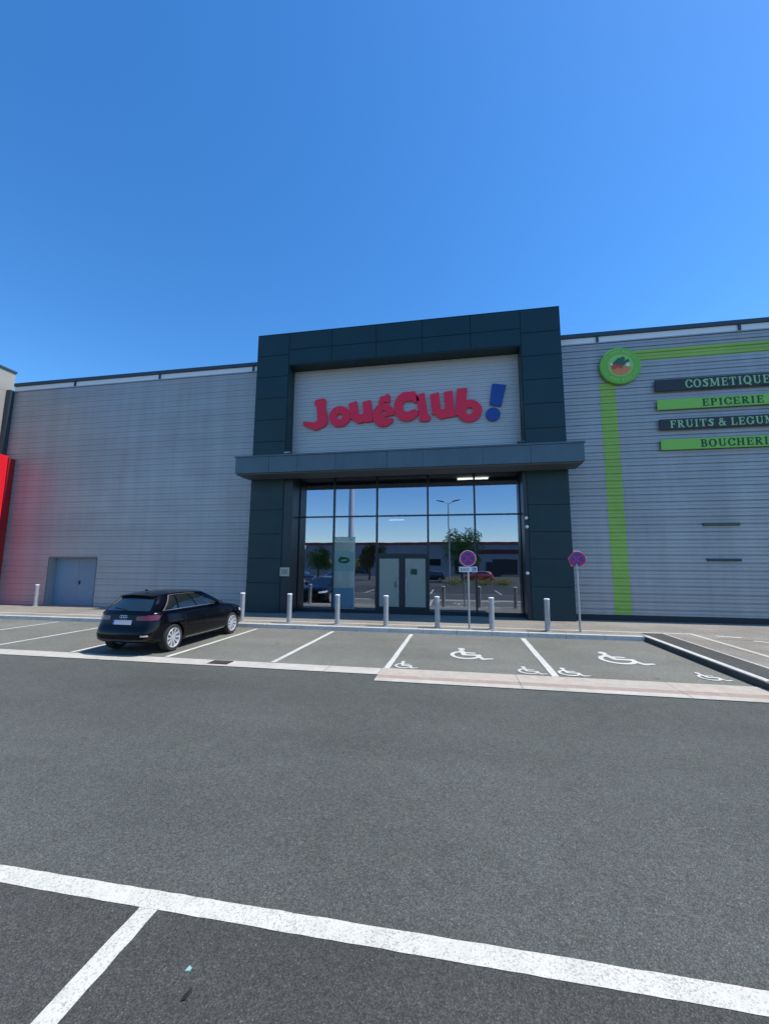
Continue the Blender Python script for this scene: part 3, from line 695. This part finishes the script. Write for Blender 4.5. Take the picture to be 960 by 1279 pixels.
def make_sign(x, y, h, plate, lb, bend=0):
    e = empty('traffic_sign', (x, y, ZP+.002))
    MB().lathe([(.0,0),(.03,0),(.03,h+.18),(0,h+.19)], 14).build('pole', GALV, e, smooth=True)
    d = empty('tmp'); bpy.data.objects.remove(d)
    def bendf(mb):
        if bend:
            mb.v = [(p[0], p[1]-bend*max(0, (p[0]-.05))*1.2+bend*max(0, -p[2]+h-.05)*.8, p[2]) for p in mb.v]
        return mb
    rx = .245
    z0 = h
    shape = disc(0, z0, rx) if not bend else inter(union(disc(0, z0, .25), disc(0,z0+.02,.24)), union(poly([(-.24,z0+.02),(-.05,z0+.27),(.10,z0+.25),(.25,z0+.05),(.17,z0-.19),(-.15,z0-.2)]), disc(0,z0,.20)))
    mb = MB(); field_mesh(mb, shape, -.3,.3,z0-.3,z0+.3, 60, -.045, .012); bendf(mb).build('rim', WHITE, e)
    mb = MB(); field_mesh(mb, inter(minus(disc(0,z0,.228), disc(0,z0,.175)), shape), -.3,.3,z0-.3,z0+.3, 60, -.050, .004); bendf(mb).build('red_ring', RINGM, e)
    cross = inter(disc(0,z0,.176), union(bar(-.15,z0+.15,.15,z0-.15,.045), bar(-.15,z0-.15,.15,z0+.15,.045)))
    mb = MB(); field_mesh(mb, minus(disc(0,z0,.1745), cross), -.3,.3,z0-.3,z0+.3, 70, -.050, .004); bendf(mb).build('blue_face', BLUEM, e)
    mb = MB(); field_mesh(mb, inter(cross, disc(0,z0,.1745)), -.3,.3,z0-.3,z0+.3, 70, -.0505, .004); bendf(mb).build('red_cross', RINGM, e)
    MB().box(-.04,.04,-.033,.035,z0-.03,z0+.03).build('clamp', GALV, e)
    if plate:
        pz = z0-.335
        p = MB().box(-.27,.27,-.045,-.033,pz-.08,pz+.08).build('plate', WHITE, e, bevel=.006)
        mb = MB(); word(mb, 'SAUF', -.235, pz-.045, .085, -.050, depth=.003, wx=.8, gap=.12, n=20); mb.build('lettering', mat('plate_black', (.03,.02,.05), .5), p)
        mb = MB(); mb.box(.12,.24,-.049,-.046,pz-.06,pz+.06); mb.build('wheelchair_panel', mat('plate_blue', (.02,.08,.45), .4), p)
        mb = MB(); field_mesh(mb, union(minus(ring(0,-.1,.42,.36,.30,.24), poly([(.02,-.06),(.6,-.02),(.6,.5),(-.25,.5),(-.12,.0)])), disc(-.12,.44,.11), bar(-.12,.3,-.05,-.1,.14), bar(-.05,-.1,.28,-.1,.12), bar(.28,-.1,.42,-.42,.12)), -.6,.7,-.6,.6, 30, 0, 1, T=lambda a,b,t: (.18+a*.1, -.052+t*.002, pz+b*.1)); mb.build('wheelchair_symbol', WHITE, p)
    tag(e, lb, 'traffic sign', 'no-stopping signs on grey poles'); return e
make_sign(.37, 12.62, 2.10, True, 'round blue and red no-stopping sign with a white plate below it')
s2 = make_sign(3.50, 12.68, 2.08, False, 'bent and battered no-stopping sign without a plate at the right pillar', bend=.35)

# ------------------------------------------------------------------ cars
def car_paint(name, col, metal=.3):
    return mat(name, col, .22, metal, .2, coat=.22 if col[0] < .01 else 1.0)
CG = mat('car_glass', (.012,.018,.018), .05, 0, .9); CG.node_tree.nodes['Principled BSDF'].inputs['Coat Weight'].default_value = 1
RIMM = mat('alloy_rim', (.62,.63,.64), .42, .5); CHROME = mat('satin_trim', (.62,.62,.60), .25, .9)
LAMPR = mat('tail_lamp_red', (.11,.002,.003), .12, coat=1); LAMPW = mat('clear_lamp', (.75,.78,.8), .1, coat=1); PLATE = mat('number_plate', (.40,.42,.47), .5)
TRIMB = mat('black_trim', (.012,.012,.013), .5); 
def lerp(a, b, t): return a+(b-a)*t
def interp(tab, y):
    for (a, va), (b, vb) in zip(tab, tab[1:]):
        if y <= b:
            t = max(0, (y-a)/(b-a)); t = t*t*(3-2*t)*.5+t*.5; return va+(vb-va)*t
    return tab[-1][1]
CARL = 4.31
def body_mesh():
    W = [(0,.62),(.12,.755),(.4,.86),(1.0,.89),(2.6,.89),(3.4,.885),(3.9,.84),(4.15,.74),(4.31,.56)]
    ZB = [(0,.34),(.25,.24),(.8,.18),(3.6,.18),(4.1,.2),(4.31,.28)]
    ZS = [(0,.93),(.2,.975),(1.5,.955),(3.0,.92),(3.4,.90),(3.9,.82),(4.15,.74),(4.31,.62)]
    ZD = [(0,.95),(.25,1.0),(1.5,.97),(3.0,.99),(3.4,.97),(3.9,.88),(4.15,.79),(4.31,.66)]
    ys = [0,.06,.16,.32,.55,.8,1.1,1.45,1.8,2.15,2.5,2.85,3.15,3.4,3.65,3.85,4.02,4.16,4.25,4.31]
    secs = []
    for y in ys:
        w_, zb, zs, zd = (interp(T_, y) for T_ in (W, ZB, ZS, ZD))
        if y == 0: w_ *= .96
        h = zs-zb
        prof = [(0,zb),(w_*.6,zb),(w_*.90,zb+.01),(w_*.975,zb+.07),(w_*1.0,zb+h*.34),(w_*1.0,zb+h*.56),(w_*.992,zb+h*.72),(w_*.972,zb+h*.78),(w_*.955,zb+h*.92),(w_*.91,zs),(w_*.82,zs+.012),(w_*.5,zd),(0,zd+.008)]
        pts = []
        for x, z in prof:
            yy = y; k = max(0, 1-y/.55)
            # rear: bumper proud, tailgate set back and leaning forward
            dz = 0 if z < .60 else (.075*min(1, (z-.60)/.05)+max(0, z-.66)*.22)
            yy += dz*k
            if z < .36: yy += (.36-z)*.5*k
            pts.append((x, yy, z))
        secs.append([(-p[0], p[1], p[2]) for p in reversed(pts[1:-1])]); secs[-1] = [pts[0]]+pts[1:-1]+[pts[-1]]+secs[-1]
    bm = bmesh.new(); rows = [[bm.verts.new(p) for p in s_] for s_ in secs]; n = len(rows[0])
    for a, b in zip(rows, rows[1:]):
        for i in range(n): bm.faces.new((a[i], a[(i+1) % n], b[(i+1) % n], b[i]))
    # end caps as grids of quads: pair left and right points
    half = n//2
    for r in (rows[0], rows[-1]):
        for i in range(0, half):
            a, b = r[i], r[i+1]; c, d = r[(n-i-1) % n], r[(n-i) % n]
            vs_ = [];
            for v in (a, b, c, d):
                if v not in vs_: vs_.append(v)
            if len(vs_) >= 3:
                try: bm.faces.new(vs_)
                except ValueError: pass
    bmesh.ops.recalc_face_normals(bm, faces=bm.faces)
    me = bpy.data.meshes.new('body'); bm.to_mesh(me); bm.free(); return me
WHEELS = [(.80, .83, .80), (3.42, .83, .80)]
def eval_mesh(me, mods):
    o = bpy.data.objects.new('t', me); C.objects.link(o); tmp = []
    for kind, arg in mods:
        if kind == 'sub': m_ = o.modifiers.new('s', 'SUBSURF'); m_.levels = arg; m_.render_levels = arg
        else:
            c = bpy.data.objects.new('c', arg); C.objects.link(c); tmp.append(c)
            m_ = o.modifiers.new('b', 'BOOLEAN'); m_.operation = 'DIFFERENCE'; m_.object = c; m_.solver = 'EXACT'
    bpy.context.view_layer.update(); dg_ = bpy.context.evaluated_depsgraph_get()
    r = bpy.data.meshes.new_from_object(o.evaluated_get(dg_)); 
    for c in tmp: bpy.data.objects.remove(c)
    bpy.data.objects.remove(o); return r
_smooth = eval_mesh(body_mesh(), [('sub', 2)])
BVH = BVHTree.FromPolygons([v.co.copy() for v in _smooth.vertices], [tuple(p.vertices) for p in _smooth.polygons])
cut = MB()
for y in (.80, 3.42):
    for s in (-1, 1): cut.lathe([(0,.56*s),(.365,.56*s),(.365,1.1*s),(0,1.1*s)], 40, (0, y, .32), 'x')
cm = bpy.data.meshes.new('cut'); cm.from_pydata(cut.v, [], cut.f); 
bmx = bmesh.new(); bmx.from_mesh(cm); bmesh.ops.remove_doubles(bmx, verts=bmx.verts, dist=1e-5); bmesh.ops.recalc_face_normals(bmx, faces=bmx.faces); bmx.to_mesh(cm); bmx.free()
BODY = eval_mesh(_smooth, [('bool', cm)])
def decal(pts2, direction, n=10, off=.006, axis='x'):
    """patch following the body: pts2 polygon given as 4 corners in the plane; rays shot along direction"""
    mb = MB(); (a, b, c, d) = pts2; grid = []
    m_ = max(2, n//2)
    for j in range(m_+1):
        for i in range(n+1):
            u = i/n; v = j/m_
            p = [lerp(lerp(a[k], b[k], u), lerp(d[k], c[k], u), v) for k in range(2)]
            if axis == 'x': o_ = Vector((-3*direction, p[0], p[1])); dr = Vector((direction, 0, 0))
            else: o_ = Vector((p[0], -3*direction if direction > 0 else 8, p[1])); dr = Vector((0, direction, 0))
            h, nrm, _, _ = BVH.ray_cast(o_, dr)
            if h is None: h = o_+dr*3; nrm = -dr
            grid.append(h-dr*off)
    mb.add(grid, [(j*(n+1)+i, j*(n+1)+i+1, (j+1)*(n+1)+i+1, (j+1)*(n+1)+i) for j in range(m_) for i in range(n)])
    return mb
# greenhouse as a parametric shell
YB0, YB1, YT0, YT1 = .20, 3.12, .58, 2.22
def zroof(u): return 1.385+.035*sin(pi*min(1, max(0, u*.9+.12)))-.05*max(0, .25-u)*2
def side(u, s, sg_=1, off=0):
    y = lerp(lerp(YB0, YB1, u), lerp(YT0, YT1, u), s)
    wb = .795-.06*max(0, (u-.7)/.3)**2-.10*max(0, (.3-u)/.3)**2; wt = .57-.06*max(0, (.3-u)/.3)**2-.05*abs(u-.5)**2
    bul = .035*sin(pi*s)
    z = lerp(.93, zroof(u)-.045, s)
    x = lerp(wb, wt, s)+bul+off
    return (x*sg_, y, z)
def endp(v, s, u, off=0):       # u=0 rear, u=1 front ; v in -1..1 across
    p = side(u, s); bow = .10*(1-abs(v)**2.2)*(1 if u == 1 else -1)*(1-.25*s)
    zc = (.045*s)*(1-v*v)
    return (p[0]*v, p[1]+bow+(off if u == 1 else -off), p[2]+zc+off*.5)
def roofp(u, v, off=0):
    p = side(u, 1); k = 1-abs(v)**2.2
    bow = (.10*.75*(max(0, u-.8)/.2)-.10*.75*(max(0, .2-u)/.2))*k
    return (p[0]*v, p[1]+bow, p[2]+.045*(1-v*v)+off)
def patch(fn, a0, a1, b0, b1, na=14, nb_=8):
    mb = MB(); mb.add([fn(lerp(a0(j/nb_) if callable(a0) else a0, a1(j/nb_) if callable(a1) else a1, i/na), lerp(b0(i/na) if callable(b0) else b0, b1(i/na) if callable(b1) else b1, j/nb_)) for j in range(nb_+1) for i in range(na+1)],
        [(j*(na+1)+i, j*(na+1)+i+1, (j+1)*(na+1)+i+1, (j+1)*(na+1)+i) for j in range(nb_) for i in range(na)]); return mb
def join(*ms):
    r = MB()
    for m_ in ms: r.add(m_.v, m_.f)
    return r
gh = join(patch(lambda u, s: side(u, s, 1), 0,1,0,1, 24, 10), patch(lambda u, s: side(u, s, -1), 0,1,0,1, 24, 10),
          patch(lambda v, s: endp(v, s, 0), -1,1,0,1, 20, 10), patch(lambda v, s: endp(v, s, 1), -1,1,0,1, 20, 10), patch(lambda u, v: roofp(u, v), 0,1,-1,1, 24, 20))
def mesh_of(mb, m_, name, smooth=True, weld=0):
    me = bpy.data.meshes.new(name); me.from_pydata(mb.v, [], mb.f)
    bm = bmesh.new(); bm.from_mesh(me)
    if weld: bmesh.ops.remove_doubles(bm, verts=bm.verts, dist=weld)
    bmesh.ops.recalc_face_normals(bm, faces=bm.faces); bm.to_mesh(me); bm.free()
    for p in me.polygons: p.use_smooth = smooth
    me.materials.append(m_); return me
GH = mesh_of(gh, TRIMB, 'greenhouse', weld=.0008)
def obj(name, me, parent, es=35):
    o = bpy.data.objects.new(name, me); C.objects.link(o); o.parent = parent
    if es: m_ = o.modifiers.new('e', 'EDGE_SPLIT'); m_.split_angle = radians(es)
    return o
def make_car(paint, label, group=None, cat='car'):
    e = empty('parked_car'); tag(e, label, cat, group)
    me = BODY.copy(); me.materials.clear(); me.materials.append(paint)
    for p in me.polygons: p.use_smooth = True
    obj('body', me, e, 40)
    g2 = GH.copy(); g2.materials.clear(); g2.materials.append(paint); obj('cabin', g2, e, 40)
    def add(nm, mb, m_, par=e, smooth=True): return obj(nm, mesh_of(mb, m_, nm, smooth), par, 40)
    # spoiler lip over the rear window
    sp_ = MB(); n = 12; v = []
    for i in range(n+1):
        t = -1+2*i/n; p = roofp(0, t*.97); q = roofp(.06, t*.97)
        v += [(q[0], q[1], q[2]+.004), (p[0]*1.0, p[1]-.13, p[2]-.012), (p[0], p[1]-.12, p[2]-.04), (p[0]*.98, p[1]+.02, p[2]-.03)]
    sp_.add(v, [(4*i+k, 4*i+(k+1) % 4, 4*i+4+(k+1) % 4, 4*i+4+k) for i in range(n) for k in range(4)]); add('spoiler', sp_, paint)
    # glass
    add('rear_window', patch(lambda v_, s: endp(v_, s, 0, .008), -.90,.90,.16,.90, 16, 8), CG)
    add('windscreen', patch(lambda v_, s: endp(v_, s, 1, .008), -.93,.93,.06,.93, 16, 8), CG)
    for sg_ in (-1, 1):
        W_ = lambda u, s, sg_=sg_: side(u, s, sg_, .006)
        add('side_window', patch(W_, .555, .885, .17, lambda i: lerp(.90,.86,i) if i < .55 else lerp(.88,.30,(i-.55)/.45), 16, 8), CG)
        add('side_window', patch(W_, .285, .535, .17, .90), CG)
        add('quarter_window', patch(W_, lambda j: .115+.06*j, .265, .20, .88), CG)
        T_ = lambda u, s, sg_=sg_: side(u, s, sg_, .012)
        add('window_trim', join(patch(T_, .105, .90, .125, .16, 24, 1), patch(T_, .175, .73, .915, .94, 24, 1), patch(T_, lambda j: .088+.07*j, lambda j: .103+.07*j, .125, .94, 1, 8)), CHROME)
        mr = MB(); c = side(.84, .12, sg_); mr.lathe([(0,-.06),(.06,-.055),(.085,-.02),(.08,.04),(.04,.065),(0,.07)], 14, (0,0,0), 'y')
        mr.v = [(p[0]*1.25+c[0]+sg_*.13, p[1]+c[1], p[2]*.75+c[2]+.03) for p in mr.v]; mr.tube((c[0]-sg_*.02, c[1], c[2]), (c[0]+sg_*.10, c[1], c[2]+.01), .022)
        add('wing_mirror', mr, paint)
        for yy in (1.30, 2.28): add('door_handle', decal([(yy,.80),(yy+.2,.805),(yy+.2,.832),(yy,.828)], -sg_, 8, .018), paint)
        add('door_gap', join(*[decal(q, -sg_, 6, .003) for q in ([(1.22,.42),(1.232,.42),(1.17,.93),(1.158,.93)], [(2.06,.30),(2.072,.30),(2.072,.93),(2.06,.93)], [(3.03,.34),(3.042,.34),(3.06,.92),(3.048,.92)], [(1.23,.295),(3.03,.295),(3.03,.305),(1.23,.305)])]), TRIMB)
        add('sill_trim', decal([(1.25,.255),(2.98,.255),(2.98,.275),(1.25,.275)], -sg_, 16, .008), CHROME)
        # tail lamp wraps the corner: rear patch and side patch
        a, b = (.36, .80)
        add('tail_lamp', join(decal([(sg_*a,.80),(sg_*b,.79),(sg_*b,.915),(sg_*a,.885)], 1, 10, .010, 'y'), decal([(.10,.79),(.34,.83),(.36,.90),(.14,.915)], -sg_, 8, .008)), LAMPR)
        add('reflector', decal([(sg_*.58,.44),(sg_*.72,.44),(sg_*.72,.475),(sg_*.58,.475)], 1, 6, .008, 'y'), LAMPR if sg_ < 0 else mat('reflector_glint', (.6,.45,.4), .15))
        add('headlight', join(decal([(sg_*.42,.60),(sg_*.74,.62),(sg_*.76,.72),(sg_*.44,.68)], -1, 8, .008, 'y'), decal([(3.86,.66),(4.08,.62),(4.06,.70),(3.84,.75)], -sg_, 6, .006)), LAMPW)
    add('number_plate', decal([(-.26,.70),(.26,.70),(.26,.80),(-.26,.80)], 1, 8, .012, 'y'), PLATE)
    add('plate_strip', decal([(-.26,.70),(-.22,.70),(-.22,.80),(-.26,.80)], 1, 2, .015, 'y'), mat('plate_side_blue', (.02,.07,.4), .5))
    add('grille', decal([(-.34,.36),(.34,.36),(.42,.60),(-.42,.60)], -1, 10, .008, 'y'), TRIMB)
    add('rear_bumper_trim', decal([(-.66,.335),(.66,.335),(.70,.385),(-.70,.385)], 1, 14, .008, 'y'), TRIMB)
    em = MB()       # maker's badge: four small rings on the tailgate
    for i in range(4):
        cx = -.075+.05*i
        for k in range(14):
            a0, a1 = 2*pi*k/14, 2*pi*(k+1)/14; P = []
            for rr_, aa in ((.032, a0), (.032, a1), (.024, a1), (.024, a0)):
                h, _, _, _ = BVH.ray_cast(Vector((cx+rr_*cos(aa), -3, .875+rr_*sin(aa))), Vector((0,1,0))); P.append((h.x, h.y-.012, h.z))
            em.quad(*P)
    add('badge', em, CHROME)
    add('rear_wiper', MB().tube(endp(.05,.20,0,.02), endp(-.55,.30,0,.022), .009), TRIMB)
    add('antenna', MB().prism([(.72,1.425),(.86,1.425),(.74,1.47)], -.012, .012, 'x'), paint, smooth=False)
    for y in (.80, 3.42):
        for sg_ in (-1, 1):
            wh = empty('wheel'); wh.parent = e; wh.location = (sg_*.775, y, .32)
            ty = MB().lathe([(.235,-.10),(.295,-.105),(.312,-.085),(.32,-.04),(.32,.04),(.312,.085),(.295,.105),(.235,.10)], 40, (0,0,0), 'x')
            obj('tyre', mesh_of(ty, RUB, 'tyre'), wh, 50)
            rm = MB().lathe([(.235,-.1),(.235,.098),(.225,.106),(.213,.098),(.208,.06),(.208,-.1)], 40, (0,0,0), 'x')
            rm.lathe([(0,.085),(.045,.08),(.05,.04),(0,.04)], 20, (0,0,0), 'x')
            for k in range(10):
                a = 2*pi*k/10; ca, sa = cos(a), sin(a); q = []
                for (r_, t_, x_) in ((.04,-.013,.078),(.215,-.026,.092),(.215,.026,.092),(.04,.013,.078)): q.append((x_, r_*ca-t_*sa, r_*sa+t_*ca))
                q2 = [(p[0]-.03, p[1], p[2]) for p in q]; rm.add(q+q2, [(0,1,2,3),(7,6,5,4),(0,4,5,1),(1,5,6,2),(2,6,7,3),(3,7,4,0)])
            ro = obj('rim', mesh_of(rm, RIMM, 'rim', False), wh, 0)
            obj('brake_disc', mesh_of(MB().lathe([(0,.0),(.17,.0),(.17,-.02),(0,-.02)], 24, (0,0,0), 'x'), mat('brake_steel', (.12,.12,.12), .5, .6), 'disc', False), wh, 0)
            if sg_ < 0: wh.rotation_euler.z = pi
    return e
car = make_car(car_paint('black_car_paint', (.0012,.0012,.003), .0), 'black five-door hatchback parked in the bay left of the entrance, seen from behind')
car.scale = (.915, .94, .955); car.location = (-7.29, 7.88, -.003); car.rotation_euler.z = radians(-.5)

# ------------------------------------------------------------------ across the car park (seen in the shop glass)
GRP = 'cars parked across the car park'
def other(col, lb, x, y, rz, metal=.3):
    c = copy_tree(car); c.location = (x, y, 0); c.rotation_euler.z = rz; pm = car_paint(lb.split()[0]+'_paint', col, metal); done = {}
    for ch in [o for o in bpy.data.objects if o.parent == c]:
        if ch.name.split('.')[0] in ('body', 'cabin', 'spoiler', 'wing_mirror', 'door_handle', 'antenna'):
            ch.data = ch.data.copy(); ch.data.materials[0] = pm
    tag(c, lb, 'car', GRP); return c
other((.45,.46,.47), 'silver hatchback reflected at the lower left of the shop glass', -12.0, -9.6, 0)
other((.02,.05,.14), 'blue hatchback parked behind the photographer, left of the silver one', -17.0, -9.6, pi)
other((.02,.02,.022), 'dark grey hatchback reflected beneath the tree right of the doors', -1.2, -19.5, radians(90))
other((.42,.05,.04), 'red hatchback parked across the car park beside the dark grey one', 4.6, -19.5, radians(90))
other((.6,.6,.58), 'white hatchback parked far across the car park at the left', -22.0, -25.5, radians(90))

ob = empty('retail_unit_building', (-4, -46, 0)); tag(ob, 'long low grey retail unit with a dark red roof edge, mirrored in the shop windows', 'building')
mb = MB().box(-26, 30, -16, 0, 0, 6.0); mb.build('wall', worn('grey_render', (.27,.27,.29), .8, amt=.08), ob)
MB().box(-26.2, 30.2, -16.2, .25, 6.0, 6.45).build('roof_edge', mat('dark_red_fascia', (.25,.02,.035), .5), ob)
for i, x in enumerate((-22,-15,-8,-1,6,13,20,26)):
    wn = MB().box(x-2.2, x+2.2, .002, .06, .4 if i % 3 else 2.0, 3.2).build('window', CG, ob)
MB().box(9.6,12.2,.07,.14,.05,2.7).build('door', FRAME, ob); MB().box(3, 22, .065, .13, 4.2, 5.0).build('sign_panel', mat('maroon_panel', (.10,.012,.02), .5), ob)
ob2 = empty('low_hall_building', (-42, -44, 0)); tag(ob2, 'low dark hall left of the red-edged retail unit, mirrored in the leftmost pane', 'building')
MB().box(-14, 10, -14, 0, 0, 5.0).build('wall', mat('slate_render', (.07,.075,.08), .8), ob2); MB().box(-14.2,10.2,-14.2,.2,5.0,5.3).build('roof_edge', FRAME, ob2)
MB().box(-12, 8, .002, .05, .5, 3.0).build('window', CG, ob2)

LEAF = mat('leaf_green', (.08,.17,.03), .55, spec=.3); 
_f = rng(LEAF, noise(LEAF, 1.1, 3), .35, .65, .6, 1.5); setc(LEAF, scalec(LEAF, (.08,.17,.03), _f))
LEAFO = mat('leaf_olive', (.10,.09,.02), .6, spec=.3); BARK = worn('bark', (.08,.06,.045), .9, big=5, amt=.25)
def make_tree(x, y, h, r, lm, lb, seed):
    rnd = random.Random(seed); e = empty('car_park_tree', (x, y, 0)); tag(e, lb, 'tree', 'trees across the car park')
    tk = MB(); tk.tube((0,0,0),(.05,.0,h*.38), .15, .10, 10)
    cl = []
    for k in range(7):
        a = 2*pi*k/7+rnd.uniform(-.3,.3); q = Vector((cos(a)*r*rnd.uniform(.3,.75), sin(a)*r*rnd.uniform(.3,.75), h*rnd.uniform(.5,.9))); tk.tube((.05,0,h*.36), q, .07, .015, 6); cl.append((q, r*rnd.uniform(.3,.48)))
    for k in range(14): a = rnd.uniform(0,2*pi); rr_ = r*rnd.uniform(.0,.75); cl.append((Vector((cos(a)*rr_, sin(a)*rr_, h*rnd.uniform(.42,.95))), r*rnd.uniform(.2,.4)))
    tk.build('trunk', BARK, e, smooth=True)
    cr = MB()
    for c, cr_ in cl:
        for i in range(230):
            d = Vector((rnd.gauss(0,1), rnd.gauss(0,1), rnd.gauss(0,.8))).normalized()*cr_*rnd.uniform(.55,1.1); p = c+d
            u = Vector((rnd.gauss(0,1), rnd.gauss(0,1), rnd.gauss(0,1))).normalized(); v = u.orthogonal().normalized(); s_ = rnd.uniform(.07,.13)
            cr.quad(p-u*s_, p+v*s_*.6, p+u*s_, p-v*s_*.6)
    cr.build('crown', lm, e); return e
make_tree(.7, -17.0, 5.8, 2.7, LEAF, 'round green tree mirrored in the glass right of the doors', 3)
make_tree(-11.5, -22.0, 4.6, 2.2, LEAFO, 'small olive tree mirrored in the glass left of the doors', 5)
make_tree(-19.5, -24.0, 4.2, 2.3, LEAF, 'low green tree mirrored in the leftmost pane', 9)
fp = empty('white_mast', (-9.67, -5.0, 0)); tag(fp, 'tall thick white mast behind the photographer, mirrored above the printed window film', 'mast')
MB().tube((0,0,0),(0,0,13), .28, .24, 24).build('pole', WHITE, fp, smooth=True); MB().box(-.25,.25,-.25,.25,0,.03).build('base_plate', GALV, fp)
for x, y, lb in ((-.7, -13.4, 'twin-headed street lamp mirrored in the window right of the doors'), (-24, -13.4, 'twin-headed street lamp further left across the car park')):
    lp = empty('street_lamp', (x, y, 0)); tag(lp, lb, 'street lamp', 'twin-headed lamps in the car park')
    MB().tube((0,0,0),(0,0,8.9), .09, .05).build('pole', GALV, lp, smooth=True)
    for s in (-1, 1):
        MB().tube((0,0,8.85),(s*.55,0,9.12), .035).build('arm', GALV, lp, smooth=True)
        MB().prism([(s*.5,9.08),(s*1.3,9.28),(s*1.3,9.34),(s*.5,9.20)], -.14, .14, 'y').build('lamp_head', RAILM, lp)
# low yellow-flowering bushes in a planting strip
YEL = mat('yellow_bloom', (.65,.48,.05), .6)
for k, (x, y) in enumerate(((2.4,-8.5),(4.4,-8.7),(-.2,-8.8))):
    rnd = random.Random(20+k); e = empty('flowering_bush', (x, y, 0)); tag(e, ['yellow-flowering low bush mirrored beside the sign pole', 'yellow-flowering low bush mirrored in the rightmost pane', 'yellow-flowering low bush nearest the doors in the reflection'][k], 'bush', 'yellow-flowering bushes in the car park')
    a_, b_ = MB(), MB()
    for i in range(900):
        d = Vector((rnd.gauss(0,.55), rnd.gauss(0,.4), abs(rnd.gauss(.42,.2)))); u = Vector((rnd.gauss(0,1), rnd.gauss(0,1), rnd.gauss(0,1))).normalized(); v = u.orthogonal().normalized(); s_ = .05
        (b_ if d.z > .30 and rnd.random() < .88 else a_).quad(d-u*s_, d+v*s_*.6, d+u*s_, d-v*s_*.6)
    a_.build('foliage', LEAF, e); b_.build('flowers', YEL, e)
